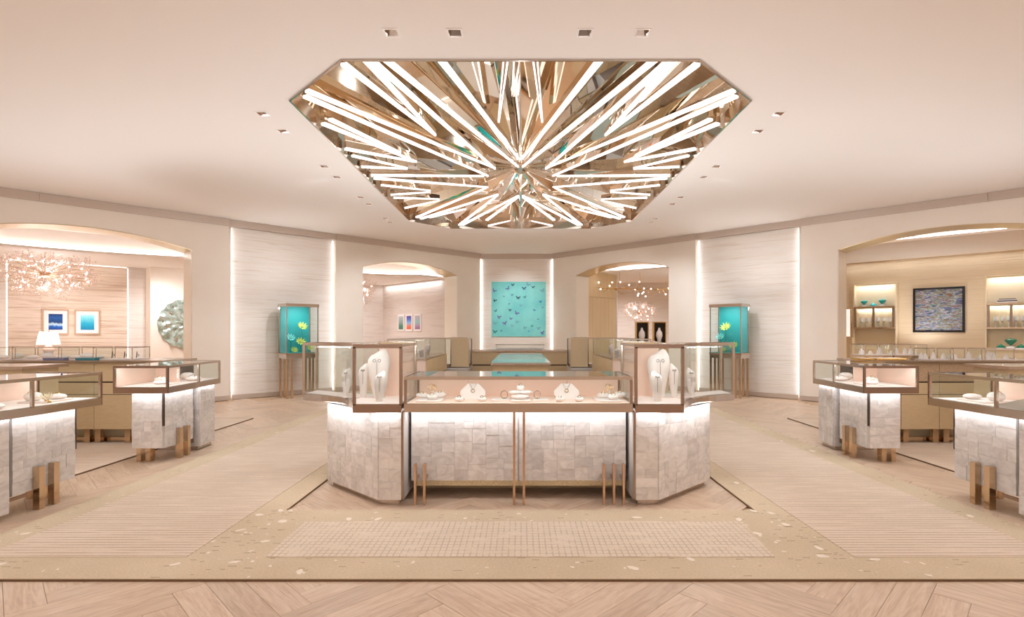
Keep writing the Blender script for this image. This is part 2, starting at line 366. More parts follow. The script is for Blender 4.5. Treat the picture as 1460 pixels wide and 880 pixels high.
# floor: sub-floor slab and oak herringbone planks
floor = struct('floor', MB().box(-14, 14, -4.2, 26, -0.10, -0.012), M['oakplain'])
def planks():
    PW, PL = 0.17, 1.02; near, far = [], []
    c, s = math.cos(PI/4), math.sin(PI/4)
    def covered(px, py):
        if 3.27 < py < 13.9 and 2.0 < abs(px) < 3.7: return True
        if 3.27 < py < 4.32 and abs(px) < 3.7: return True
        if abs(px) < 1.8 and py > 5.4: return True
        if 4.7 < abs(px) and py < 9.1 and 2.2 < py: return True
        return False
    for si in range(-16, 17):
        for k in range(-120, 121):
            for kind in (0, 1):
                if kind == 0: x0, y0, lx, ly = k*PW + si*PL, k*PW - si*PL, PL, PW
                else: x0, y0, lx, ly = (k-1)*PW + si*PL, k*PW - si*PL, PW, PL
                g = 0.0008
                cs = [(x0+g, y0+g), (x0+lx-g, y0+g), (x0+lx-g, y0+ly-g), (x0+g, y0+ly-g)]
                P = [(a*c - b*s + 0.3, a*s + b*c + 7.0) for a, b in cs]
                mx = sum(p[0] for p in P)/4; my = sum(p[1] for p in P)/4
                if my < 2.3 or my > 17.0 or abs(mx) > 1.0*my + 0.9 or abs(mx) + my > 17.6: continue
                if all(covered(*p) for p in P) and covered(mx, my): continue
                near.append((my + 0.0*abs(mx), P, kind))
    near.sort(key=lambda t: t[0])
    return near
def plank_geo(P, kind, z0=-0.012, z1=0.0):
    b = 0.0012; cx = sum(p[0] for p in P)/4; cy = sum(p[1] for p in P)/4
    ins = [(p[0] + (cx-p[0])*b/0.085*0.4, p[1] + (cy-p[1])*b/0.085*0.4) for p in P]
    vs = [(x, y, z0) for x, y in P] + [(x, y, z1-0.0012) for x, y in P] + [(x, y, z1) for x, y in ins]
    fs = [(8, 9, 10, 11)] + [(i, (i+1) % 4, (i+1) % 4+4, i+4) for i in range(4)] + [(i+4, (i+1) % 4+4, (i+1) % 4+8, i+8) for i in range(4)]
    o = random.uniform(0, 50), random.uniform(0, 50); lw = (1.02, 0.17)
    base = [(0, 0), (lw[0], 0), (lw[0], lw[1]), (0, lw[1])] if kind == 0 else [(0, 0), (0, lw[1]), (lw[0], lw[1]), (lw[0], 0)]
    uv = [(a + o[0], b2 + o[1]) for a, b2 in base] * 3
    t = random.gauss(0, 0.055); tint = (min(1, 0.95 + t), min(1, 0.945 + t*1.1), min(1, 0.94 + t*1.2), 1)
    return vs, fs, uv, tint
def plank_obj(name, items, parent):
    V, F, U, T = [], [], [], []
    for _, P, kind in items:
        vs, fs, uv, t = plank_geo(P, kind); k = len(V); V += vs; U += uv
        for f in fs: F.append(tuple(i+k for i in f)); T.append(t)
    me = bpy.data.meshes.new(name)
    off = rootloc(parent)
    me.from_pydata([(x-off.x, y-off.y, z-off.z) for x, y, z in V], [], F)
    me.uv_layers.new(name='UVMap'); me.color_attributes.new('tint', 'FLOAT_COLOR', 'CORNER')
    ul = me.uv_layers['UVMap']; ca = me.color_attributes['tint']
    for p in me.polygons:
        for li in p.loop_indices:
            ul.data[li].uv = U[me.loops[li].vertex_index]; ca.data[li].color = T[p.index]
    me.materials.append(M['oak'])
    o = bpy.data.objects.new(name, me); COL.objects.link(o); o.parent = parent; return o
pk = planks()
for it in pk[:290]: plank_obj('plank', [it], floor)
tag(plank_obj('herringbone_planks', pk[290:], floor), kind='stuff')

# walls of the entrance side (behind and beside the camera)
struct('wall_front', MB().box(-11.2, 11.2, -4.3, -4.2, 0, ZC), M['plaster'])
struct('wall_west', MB().box(-11.3, -11.2, -4.2, 7.0, 0, ZC), M['plaster'])
struct('wall_east', MB().box(11.2, 11.3, -4.2, 6.8, 0, ZC), M['plaster'])

def arc(u0, u1, zs, zp, n=18):
    """segmental arch from (u0, zs) over (mid, zp) to (u1, zs)"""
    h = zp - zs; c = (u1-u0)/2; R = (c*c + h*h)/(2*h); zc = zp - R; a = math.asin(c/R); m = (u0+u1)/2
    return [(m + R*math.sin(-a + 2*a*i/n), zc + R*math.cos(-a + 2*a*i/n)) for i in range(n+1)]
A2, NI, A1, UE = (0.90, 4.05), (4.80, 7.28), (8.0, 11.5), 14.0
TH, ZSP, ZPK = 0.65, 3.24, 3.49
def main_wall(F, name, side):
    poly = [(0, 0), (A2[0], 0)] + arc(*A2, ZSP, ZPK) + [(A2[1], 0), (NI[0], 0), (NI[0], 3.99), (NI[1], 3.99), (NI[1], 0), (A1[0], 0)] + arc(*A1, ZSP, ZPK) + [(A1[1], 0), (UE, 0), (UE, 4.0), (0, 4.0)]
    wl = struct(name, fprism(MB(), F, poly, 0, TH), M['plaster'])
    # cornice and baseboards
    for a, b in ((0.0, NI[0]), (NI[0], NI[1]), (NI[1], 10.4), (10.4, UE)):
        n0 = -0.035 if a != NI[0] else 0.0
        obj('cornice_segment', fbox(MB(), F, a+0.003, b-0.003, n0, 0.06, 3.845, 3.998), M['cornice'], wl)
    for a, b in ((0, A2[0]), (A2[1], NI[0]), (NI[1], A1[0]), (A1[1], UE)):
        obj('skirting', fbox(MB(), F, a, b, -0.02, 0.03, 0, 0.10), M['cornice'], wl)
    # arch linings: polished gold panels on the soffit and the jambs
    for (a, b) in (A2, A1):
        pts = arc(a, b, ZSP, ZPK, 18)
        for k in range(0, 18, 3):
            q = pts[k:k+4]
            inner = [(u, z - 0.012) for u, z in q][::-1]
            obj('soffit_panel', fprism(MB(), F, q + inner, 0.02, TH-0.02), M['archgold'], wl)
        for u0, u1 in ((a, a+0.012), (b-0.012, b)):
            obj('jamb_panel', fbox(MB(), F, u0, u1, 0.02, TH-0.02, 0.0, ZSP-0.012), M['archcream'], wl)
    # niche panel with lit slots
    npn = obj('stone_panel', fbox(MB(), F, NI[0]+0.07, NI[1]-0.07, 0.07, 0.14, 0.0, 3.84), M['striated'], wl)
    obj('niche_backing', fbox(MB(), F, NI[0], NI[1], 0.30, 0.34, 0.0, 3.99), M['plaster'], wl)
    obj('skirting', fbox(MB(), F, NI[0]+0.07, NI[1]-0.07, 0.05, 0.07, 0, 0.10), M['cornice'], wl)
    for u0 in (NI[0]+0.008, NI[1]-0.028):
        obj('light_slot', fbox(MB(), F, u0, u0+0.02, 0.14, 0.16, 0.02, 3.84), M['led'], wl)
    strip_lamp('slot_led', F.p(NI[0]+0.012, 0.035, 0.1), F.p(NI[0]+0.012, 0.035, 3.8), 0.02, 3, Vector(F.p(1, 0.06, 0)) - Vector(F.p(0, 0, 0)), COOL)
    strip_lamp('slot_led', F.p(NI[1]-0.012, 0.035, 0.1), F.p(NI[1]-0.012, 0.035, 3.8), 0.02, 3, Vector(F.p(-1, 0.06, 0)) - Vector(F.p(0, 0, 0)), COOL)
    return wl
M['archgold'] = plain('arch_gold_leaf', (214, 192, 152), 0.3, 0.55)
M['archcream'] = plain('arch_cream_lacquer', (250, 243, 230), 0.3, 0.05)
main_wall(FL, 'wall_left', 'left'); main_wall(FR, 'wall_right', 'right')

# far wall with its lit stone panel
wb = struct('wall_back', MB().box(-1.31, 1.07, 17.05, 17.4, 0, 4.0), M['plaster'])
obj('stone_panel', MB().box(-1.22, 0.98, 16.95, 17.03, 0, 3.84), M['striated'], wb)
obj('cornice_segment', MB().box(-1.28, 1.04, 16.94, 17.05, 3.845, 3.998), M['cornice'], wb)
obj('skirting', MB().box(-1.22, 0.98, 16.93, 16.95, 0, 0.10), M['cornice'], wb)
for x in (-1.275, 1.015): obj('light_slot', MB().box(x, x+0.02, 17.02, 17.04, 0.02, 3.84), M['led'], wb)

for xs, dx in ((-1.275, 1), (1.015, -1)):
    strip_lamp('slot_led', (xs+0.01+dx*0.01, 16.935, 0.1), (xs+0.01+dx*0.01, 16.935, 3.8), 0.02, 3.2, (dx, 0.08, 0), COOL)

# ------------------------------------------------------------------ rooms beyond the arches
RB = 4.30
def rear_room(F, side, bm, ceil_h, tray, ub=-1.5):
    """ceilings, back wall and partitions of the two rooms behind one diagonal wall"""
    bw = struct('wall_rear_' + side, fbox(MB(), F, ub, UE, RB, RB+0.1, 0, 4.2), bm)
    struct('ceiling_rear_' + side, fbox(MB(), F, -1.5, UE, TH, RB+0.1, 3.66, 3.72), M['ceiling'])
    pts = tray
    low = [(u, n) for u, n in pts] + [(UE, RB), (-0.2, RB)]
    cl = struct('ceiling_cove_' + side, fplan(MB(), F, low, ceil_h, ceil_h+0.05), M['ceiling'])
    stp = [(u, n+0.22) for u, n in pts]
    obj('cove_riser', MB().ribbon([F.p(u, n, 0) for u, n in stp], ceil_h+0.05, 3.66, 0.02), M['ceiling'], cl)
    obj('cove_light', MB().ribbon([F.p(u, n+0.10, 0) for u, n in pts], ceil_h+0.06, ceil_h+0.085, 0.03), M['cove'], cl)
    return bw
M['cove'] = emis('cove_led', (255, 250, 250), 4.5)
def bump(u, a, b): return max(0.0, math.sin(PI*(u-a)/(b-a)))**0.6 if a < u < b else 0.0
tr = []
for i in range(0, 57):
    u = i*0.25
    tr.append((u, TH + 0.06 + 0.95*bump(u, 1.9, 5.9) + 1.15*bump(u, 7.0, 13.4)))
bwl = rear_room(FL, 'left', M['striated_gray'], 3.21, tr)
bwr = rear_room(FR, 'right', M['fluted'], 3.42, [(i*0.25, TH + 0.06 + 0.9*bump(i*0.25, 0.6, 5.8) + 0.3*bump(i*0.25, 7.0, 13.4)) for i in range(57)], 2.0)
# partitions
struct('wall_partition_left', fbox(MB(), FL, 0.80, 0.90, TH, RB, 0, 3.21), M['striated_gray'])
struct('wall_divider_left', fbox(MB(), FL, 6.2, 6.3, TH, RB, 0, 3.66), M['plaster'])
struct('wall_end_left', fbox(MB(), FL, UE-0.1, UE, TH, RB, 0, 3.66), M['plaster'])
struct('wall_divider_right', fbox(MB(), FR, 6.2, 6.3, TH, RB, 0, 3.66), M['plaster'])
struct('wall_end_right', fbox(MB(), FR, UE-0.1, UE, TH, RB, 0, 3.66), M['plaster'])
# left room: lit stone feature panel, pilaster and a plain return wall
fp = obj('feature_panel', fbox(MB(), FL, 8.48, 10.72, RB-0.12, RB-0.06, 0, 3.17), M['striated_tan'], bwl)
for u in (8.45, 10.73): obj('light_slot', fbox(MB(), FL, u, u+0.02, RB-0.05, RB-0.03, 0.4, 3.16), M['led'], bwl)
obj('light_slot', fbox(MB(), FL, 8.48, 10.72, RB-0.05, RB-0.03, 3.17, 3.19), M['led'], bwl)
obj('return_wall', fbox(MB(), FL, 6.3, 8.06, RB-0.55, RB, 0, 3.21), M['plaster'], bwl)
# right inner room: beige panelled side wall that stops short, cream end post
sw = struct('wall_partition_right', fbox(MB(), FR, 0.80, 0.88, TH, TH+1.5, 0, 3.42), M['beige'])
for k in range(7):
    obj('panel', fbox(MB(), FR, 0.88, 0.892, TH+0.012+k*0.212, TH+0.012+k*0.212+0.206, 0.0, 2.62), M['beige'], sw)
obj('panel_header', fbox(MB(), FR, 0.88, 0.90, TH, TH+1.5, 2.63, 3.42), M['beige'], sw)
obj('end_post', fbox(MB(), FR, 0.78, 0.91, TH+1.5, TH+1.55, 0, 3.42), M['white'], sw)
struct('wall_far_right', MB().box(0.9, 9.5, 24.0, 24.1, 0, 4.2), M['striated_gray'])
struct('wall_far_end', MB().box(1.0, 1.1, 17.45, 24.0, 0, 4.2), M['striated_gray'])
struct('ceiling_far_right', MB().box(1.0, 9.5, 19.6, 24.1, 3.74, 3.8), M['ceiling'])
# remove nothing: the back wall of the right inner room is opened for the view through
# unseen fill spots added to the rear rooms, and washers along their LED lines
for F, us in ((FL, (2.4, 4.6, 8.0, 10.0, 12.4)), (FR, (2.6, 4.8, 8.2, 10.2, 12.4))):
    for u in us:
        lamp('room_fill_spot', 'SPOT', F.p(u, 2.9, 3.15 if F is FL else 3.36), (105 if F is FL else 58), COOL if F is FL else SOFT, size=(0.1,), spot=2.8)
strip_lamp('wall_washer', FL.p(8.5, RB-0.35, 3.2), FL.p(10.7, RB-0.35, 3.2), 0.05, 2, (0, 0, -1), SOFT)
for F, u, n, z in ((FL, 9.6, 3.4, 0.8), (FR, 8.9, 3.7, 0.9), (FR, 11.0, 3.7, 0.9), (FL, 3.4, 3.4, 0.8), (FR, 3.4, 3.0, 1.0)):
    lamp('room_fill_uplight', 'SPOT', F.p(u, n, z), (35 if F is FL else 45), COOL if F is FL else SOFT, direction=(0, 0, 1), size=(0.05,), spot=2.4)  # added hidden spots that brighten the rear room ceilings
strip_lamp('wall_washer', FL.p(1.0, 0.8, 3.16), FL.p(1.0, 4.1, 3.16), 0.04, 8, (0, 0, -1), SOFT)
strip_lamp('wall_washer', FR.p(7.0, RB-0.2, 3.40), FR.p(13.5, RB-0.2, 3.40), 0.05, 8, (0, 0, -1), SOFT)
lamp('disc_fill_spot', 'SPOT', FL.p(7.9, 2.0, 3.12), 62, COOL, direction=Vector(FL.p(7.3, RB-0.55, 1.7)) - Vector(FL.p(7.9, 2.0, 3.12)), size=(0.05,), spot=1.7)  # added spot that brightens the disc and its white wall
lamp('room_fill_spot', 'SPOT', (4.5, 21.5, 3.7), 480, SOFT, size=(0.1,), spot=2.8)  # unseen fill added for the far room

# ------------------------------------------------------------------ rugs
def flecks(parent, regions, n, mats=('fleck', 'fleckdark')):
    a, b = MB(), MB()
    for k in range(n):
        x0, x1, y0, y1 = random.choice(regions); x, y = random.uniform(x0, x1), random.uniform(y0, y1)
        if random.random() < 0.5:
            r = random.choice([0.008, 0.009, 0.01, 0.012, 0.015, 0.02, 0.038]); m = random.randint(5, 7); an = random.random()*6; el = random.uniform(0.5, 0.9)
            P = []
            for i in range(m):
                t = 2*PI*i/m; rr = r*random.uniform(0.6, 1.1); dx, dy = rr*math.cos(t)*1.2, rr*math.sin(t)*el
                P.append((x + dx*math.cos(an) - dy*math.sin(an), y + dx*math.sin(an) + dy*math.cos(an)))
            a.prism(P, 0.014, 0.0168)
        else:
            l = random.uniform(0.02, 0.06); b.box(x, x+l, y, y+0.006, 0.014, 0.0158)
    tag(obj('fleck', a, M[mats[0]], parent), kind='stuff'); tag(obj('pile_dash', b, M[mats[1]], parent), kind='stuff')
RX, RI, RY0, RY1, RYI = 3.79, 1.94, 3.177, 14.0, 4.41
rug = thing('area_rug', (0, RY0, 0), 'large beige wool rug with pale flecks framing the central island', 'rug')
b = MB().box(-RX, RX, RY0, RYI, 0, 0.015).box(-RX, -RI, RYI, RY1, 0, 0.015).box(RI, RX, RYI, RY1, 0, 0.015)
obj('pile', b, M['rug'], rug)
obj('edge_binding', MB().box(-RX, RX, RY0-0.006, RY0, 0, 0.011), M['rugedge'], rug)
for s in (-1, 1):
    x0, x1 = sorted((s*RI, s*(RI-0.006))); obj('inner_binding', MB().box(x0, x1, RYI, 6.0, 0, 0.013), M['rugedge'], rug)
for s in (-1, 1):
    x0, x1 = sorted((s*2.18, s*3.52)); obj('ribbed_field', MB().box(x0, x1, 3.48, 13.6, 0.010, 0.019), M['rugfield'], rug)
obj('ribbed_field', MB().prism([(-1.66, 3.48), (1.66, 3.48), (1.72, 4.14), (-1.68, 4.14)], 0.010, 0.019), M['ruggrid'], rug)
flecks(rug, [(-RX, RX, RY0+.01, 3.47), (-RX, RX, RY0+.01, 3.47), (-1.66, 1.66, 4.16, 4.39), (-2.16, -1.95, 3.4, 8), (1.95, 2.16, 3.4, 8), (-3.76, -3.54, 3.4, 9), (3.54, 3.76, 3.4, 9), (-2.16, -1.7, 3.4, 4.4), (1.7, 2.16, 3.4, 4.4)], 420)
for s, nm in ((-1, 'left'), (1, 'right')):
    x0, x1 = sorted((s*4.62, s*8.3)); ye = 9.2
    r2 = thing('area_rug', (s*7, 2.0, 0), f'beige rug with thin dark edge under the {nm} side counters', 'rug')
    obj('pile', MB().box(x0, x1, 1.5, ye, 0, 0.012), M['rugfield'], r2)
    xe = s*4.62; a0, a1 = sorted((xe, xe - s*0.014)); obj('edge_binding', MB().box(a0, a1, 1.5, ye, 0, 0.0125).box(x0, x1, ye, ye+0.014, 0, 0.0125), M['rugedge'], r2)

# ------------------------------------------------------------------ recessed downlights
for k, (x, y) in enumerate(DOWNLIGHTS):
    row = 'front' if y < 5 else ('left' if x < 0 else 'right')
    if y < 5: lab = ['leftmost square recessed downlight in the ceiling above the star sculpture', 'second square recessed downlight from the left above the star sculpture', 'third square recessed downlight from the left above the star sculpture', 'rightmost square recessed downlight in the ceiling above the star sculpture'][k]
    else:
        i = (k-4) % 8; lab = f'{ORD[i]} nearest square recessed downlight in the row {row} of the ceiling star'
    t = thing('recessed_downlight', (x, y, ZC), lab, 'downlight', 'square ceiling downlights')
    fr = MB()
    o_, i_ = HS+0.012, HS-0.004
    ring = lambda r, z: [(x-r, y-r, z), (x+r, y-r, z), (x+r, y+r, z), (x-r, y+r, z)]
    fr.loft([ring(o_, ZC), ring(o_, ZC-0.006), ring(i_, ZC-0.006), ring(i_, ZC)], cap=False)
    obj('trim_frame', fr, M['white'], t)
    obj('reflector', MB().loft([ring(i_, ZC-0.004), ring(0.03, ZC+0.07)], cap=False), M['chrome'], t, recalc=False)
    obj('lens', MB().lathe([(0.0, 0.07), (0.044, 0.07), (0.044, 0.075), (0, 0.075)], (x, y, ZC), 14), M['lens'], t)
# ------------------------------------------------------------------ mirrored star in the ceiling recess
star = thing('ceiling_star_sculpture', (0, 8.85, 4.0), 'octagonal mirrored starburst of radiating light bars recessed in the ceiling', 'ceiling light')
HUB = Vector((0.0, 8.9, 4.20))
def octr(x, y):
    """1 on the octagon's edge, 0 at the hub"""
    dx, dy = abs(x) / 2.5, abs(y - 8.85) / 3.95
    return max(dx, dy, (abs(x) + abs(y - 8.85)) / 5.6)
def unp(px, py):
    z = 4.06
    for _ in range(12):
        k = (z - EYE) / (475 - py); x, y = (px - 742) * k, FPX * k
        z = 4.045 + 0.155 * max(0, 1 - octr(x, y))
    return Vector((x, y, z))
BARS = [((489, 91), (621, 193)), ((514, 78), (621, 193)), ((520, 78), (706, 241)), ((541, 78), (739, 238)), ((622, 78), (739, 226)), ((722, 78), (711, 174)),
        ((437, 129), (706, 240)), ((434, 137), (696, 251)), ((460, 176), (594, 231)), ((470, 170), (571, 218)), ((492, 212), (594, 231)),
        ((501, 222), (581, 240)), ((515, 238), (581, 241)), ((529, 250), (690, 251)), ((533, 254), (696, 267)), ((543, 264), (614, 272)),
        ((557, 278), (614, 274)), ((561, 282), (627, 284)), ((577, 297), (627, 286)), ((594, 310), (693, 268)), ((600, 312), (710, 277)),
        ((655, 321), (710, 278)), ((659, 321), (739, 279)), ((612, 310), (664, 298)), ((696, 322), (727, 315)), ((694, 314), (739, 281))]
def light_bar(a, b):
    d = (b - a); u = d.normalized(); side = Vector((u.y, -u.x, 0)).normalized(); up = side.cross(u)
    if up.z < 0: up = -up
    # mirrored fin: a tapering wedge that rises into the recess
    h0, h1, w0, w1 = 0.22, 0.08, 0.042, 0.016
    fin = MB().loft([[a - side*w0 + up*0.012, a + side*w0 + up*0.012, a + side*0.012 + up*h0, a - side*0.012 + up*h0],
                     [b - side*w1 + up*0.012, b + side*w1 + up*0.012, b + side*0.004 + up*h1, b - side*0.004 + up*h1]])
    ch = obj('mirrored_fin', fin, M['mirror'], star)
    w0 = 0.009 if d.length > 1.2 else 0.009
    for s in ((-1, 1) if d.length > 1.0 else (0,)):
        o0, o1 = side*s*0.021, side*s*0.007
        t = MB().loft([[a + o0 - side*w0 + up*0.012, a + o0 + side*w0 + up*0.012, a + o0 + side*w0*0.6 - up*0.018, a + o0 - side*w0*0.6 - up*0.018],
                       [b + o1 - side*w0*0.55 + up*0.012, b + o1 + side*w0*0.55 + up*0.012, b + o1 + side*w0*0.4 - up*0.012, b + o1 - side*w0*0.4 - up*0.012]])
        obj('light_tube', t, M['led_bar'], star)
for a, b in BARS:
    for mir in (0, 1):
        A, B = (a, b) if not mir else ((1484 - a[0], a[1]), (1484 - b[0], b[1]))
        light_bar(unp(*A), unp(*B))
# pleated mirror facets between the bars
def rim(t, shrink=0.0):
    P = OCT; per = [math.dist(P[i], P[(i+1) % 8]) for i in range(8)]; d = (t % 1.0) * sum(per)
    for i in range(8):
        if d <= per[i]:
            f = d/per[i]; a, b_ = P[i], P[(i+1) % 8]; x, y = a[0] + (b_[0]-a[0])*f, a[1] + (b_[1]-a[1])*f; break
        d -= per[i]
    return x*(1-shrink), 8.85 + (y-8.85)*(1-shrink)
random.seed(11)
RIMPTS = []
for i in range(8):
    n = {0: 4, 1: 1, 2: 6, 3: 1, 4: 4, 5: 1, 6: 6, 7: 1}[i]; a, b_ = OCT[i], OCT[(i+1) % 8]
    RIMPTS += [(a[0] + (b_[0]-a[0])*k/n, a[1] + (b_[1]-a[1])*k/n) for k in range(n)]
NP = len(RIMPTS)
for k in range(NP):
    r0, r1 = RIMPTS[k], RIMPTS[(k+1) % NP]; f = random.uniform(0.35, 0.65)
    rm = (r0[0]*(1-f) + r1[0]*f, r0[1]*(1-f) + r1[1]*f); zr, zv = 4.13, 4.40 + random.uniform(-.06, .06)
    R0, R1, V = Vector((*r0, zr)), Vector((*r1, zr)), Vector((*rm, zv))
    H = HUB + Vector((0, 0, 0.05)); Hv = HUB.lerp(Vector((*rm, 4.34)), 0.06) + Vector((0, 0, 0.04))
    for tri in ((R0, V, Hv), (V, R1, Hv), (R0, Hv, H), (Hv, R1, H), (R0, R1, V)):
        n = (tri[1]-tri[0]).cross(tri[2]-tri[0]).normalized()
        if n.z < 0: n = -n
        obj('mirror_facet', MB().loft([list(tri), [p + n*0.004 for p in tri]]), M['mirror' if random.random() < 0.88 else 'mirror_tan'], star)
# hub: small faceted point hanging at the centre
ringp = lambda r, z, n=10: [(HUB.x + r*math.cos(2*PI*i/n), HUB.y + r*math.sin(2*PI*i/n), z) for i in range(n)]
obj('hub_point', MB().loft([ringp(0.01, 4.13), ringp(0.16, 4.20), ringp(0.05, 4.27)]), M['mirror'], star)
# rim: bright metal lining round the opening, top pan
P3 = OCT
for i in range(8):
    a, b_ = Vector((*P3[i], 0)), Vector((*P3[(i+1) % 8], 0)); d = (b_-a).normalized(); nrm = Vector((d.y, -d.x, 0))
    cc = Vector((0, 8.85, 0)) - (a+b_)/2
    if nrm.dot(cc) < 0: nrm = -nrm
    mb = MB().obox(a + Vector((0, 0, 3.985)), b_-a, nrm*0.02, (0, 0, 0.175)); obj('rim_lining', mb, M['chrome'], star)
obj('recess_pan', MB().prism(OCT, 4.85, 4.87), M['mirror'], star)
for i in range(8):
    a, b_ = Vector((*P3[i], 4.11)), Vector((*P3[(i+1) % 8], 4.11)); d = (b_-a).normalized(); nrm = Vector((d.y, -d.x, 0))
    obj('recess_side', MB().obox(a + nrm*0.03, b_-a, nrm*0.01, (0, 0, 0.74)), M['mirror'], star)
# ------------------------------------------------------------------ counters
random.seed(21)
def split_rects(w, h, big=0.24, small=0.10):
    out = []
    def rec(x, z, a, b, d):
        if (a > big or b > big*0.8 or (max(a, b) > small*1.7 and random.random() < 0.55 and d < 9)) and max(a, b) > small*1.5:
            f = random.uniform(0.36, 0.64)
            if a > b * random.uniform(0.75, 1.3): rec(x, z, a*f, b, d+1); rec(x+a*f, z, a*(1-f), b, d+1)
            else: rec(x, z, a, b*f, d+1); rec(x, z+b*f, a, b*(1-f), d+1)
        else: out.append((x, z, a, b))
    rec(0, 0, w, h, 0); return out
def tiles(parent, p, q, z0, z1, nrm, big=0.24, small=0.10, name='stone_tile', thick=0.014):
    """random ashlar of onyx tiles on the upright rectangle from plan point p to q"""
    p, q = Vector((*p, 0)), Vector((*q, 0)); w_ = (q-p).length; u = (q-p)/w_; n = Vector((*nrm, 0)).normalized()
    for x, z, a, b in split_rects(w_, z1-z0, big, small):
        g = 0.0005; t = thick + random.uniform(-0.0025, 0.0025)
        A = p + u*(x+g) + Vector((0, 0, z0+z+g)); du = u*(a-2*g); dz = Vector((0, 0, b-2*g)); bv = 0.0009
        mb = MB().loft([[A, A+du, A+du+dz, A+dz], [v + n*(t-bv) for v in (A, A+du, A+du+dz, A+dz)],
                        [A + n*t + u*bv + Vector((0, 0, bv)), A+du + n*t - u*bv + Vector((0, 0, bv)), A+du+dz + n*t - u*bv - Vector((0, 0, bv)), A+dz + n*t + u*bv - Vector((0, 0, bv))]])
        obj(name, mb, M['onyx'], parent)
def post(parent, x, y, z0, z1, m='framedark', r=0.011, name='post'):
    return obj(name, MB().box(x-r, x+r, y-r, y+r, z0, z1), M[m], parent)
def pane(parent, pts, z0, z1, m='glass', t=0.006, name='glass_pane'):
    return obj(name, MB().ribbon(pts, z0, z1, t), M[m], parent)
def rail(parent, pts, z0, z1, m='frame', t=0.022, name='rail'):
    return obj(name, MB().ribbon(pts, z0, z1, t), M[m], parent)
CXI = -0.017
# --- the centre counter facing the entrance
cc = thing('display_counter', (CXI, 4.85, 0), 'long central display counter of white onyx tiles with blush lined glass case', 'display counter')
X0, X1, YF, YB = CXI-0.968, CXI+0.968, 4.50, 5.14
obj('base_block', MB().box(X0+0.03, X1-0.03, 5.10, 5.40, 0, 0.80), M['brown'], cc)
obj('work_top', MB().box(X0+0.03, X1-0.03, 5.145, 5.42, 0.80, 0.82), M['frame'], cc)
obj('panel_core', MB().box(X0+0.012, X1-0.012, 4.762, 4.80, 0.165, 0.80), M['joint'], cc)
obj('gold_mesh_strip', MB().box(X0+0.03, X1-0.03, 4.80, 4.83, 0.105, 0.165), M['goldmesh'], cc)
obj('support_beam', MB().box(X0+.03, X1-.03, 4.83, 5.10, 0.105, 0.80), M['dark'], cc)
tiles(cc, (X0+0.012, 4.762), (CXI-0.005, 4.762), 0.165, 0.80, (0, -1)); tiles(cc, (CXI+0.005, 4.762), (X1-0.012, 4.762), 0.165, 0.80, (0, -1))
obj('case_tray', MB().box(X0+0.01, X1-0.01, YF+0.012, YB, 0.815, 0.878), M['framedark'], cc)
obj('case_floor', MB().box(X0+0.012, X1-0.012, YF+0.02, 5.06, 0.878, 0.884), M['pink'], cc)
for a, b in ((X0+0.012, -0.50), (-0.496, 0.44), (0.444, X1-0.012)):
    obj('back_panel', MB().box(a, b, 5.055, 5.075, 0.884, 1.088), M['pink'], cc)
obj('front_rail', MB().box(X0+0.004, X1-0.004, YF-0.012, YF+0.012, 0.812, 0.882), M['frame'], cc)
obj('top_rail', MB().box(X0+0.004, X1-0.004, YF-0.012, YF+0.012, 1.086, 1.114), M['frame'], cc)
obj('top_rail', MB().box(X0+0.004, X1-0.004, YB-0.02, YB, 1.09, 1.112), M['frame'], cc)
for x in (X0+0.016, X1-0.016):
    obj('top_rail', MB().box(x-0.01, x+0.01, YF+0.012, YB-0.02, 1.094, 1.112), M['frame'], cc)
    post(cc, x, YF, 0.882, 1.086); post(cc, x, 5.06, 0.878, 1.094)
    pane(cc, [(x, YF+0.012), (x, 5.05)], 0.884, 1.09)
pane(cc, [(X0+0.011, YF), (X1-0.011, YF)], 0.882, 1.086)
obj('top_glass', MB().box(X0+0.01, X1-0.01, YF+0.012, YB-0.02, 1.104, 1.112), M['glasstop'], cc)
for x in (CXI-0.037, CXI+0.047): obj('bronze_rod', MB().box(x-0.010, x+0.010, 4.575, 4.625, 0, 0.815), M['rosegold'], cc)
for x in (-0.905, -0.825): obj('bronze_rod', MB().box(x-0.010, x+0.010, 4.575, 4.625, 0, 0.352), M['rosegold'], cc)
for x in (0.718, 0.804, 0.888): obj('bronze_rod', MB().box(x-0.010, x+0.010, 4.575, 4.625, 0, 0.352), M['rosegold'], cc)
for x in (-0.905, -0.825, 0.718, 0.804, 0.888): obj('rod_bracket', MB().box(x-0.006, x+0.006, 4.62, 4.765, 0.2, 0.225), M['rosegold'], cc)
strip_lamp('counter_led', (X0, 4.66, 0.808), (X1, 4.66, 0.808), 0.03, 2.6, (0, 0.45, -1), COOL)
strip_lamp('case_led', (X0+0.03, YF+0.03, 1.09), (X1-0.03, YF+0.03, 1.09), 0.012, 1.5, (0, 0.8, -1), SOFT)
obj('led_line', MB().box(X0, X1, 4.70, 4.715, 0.806, 0.812), M['led'], cc)

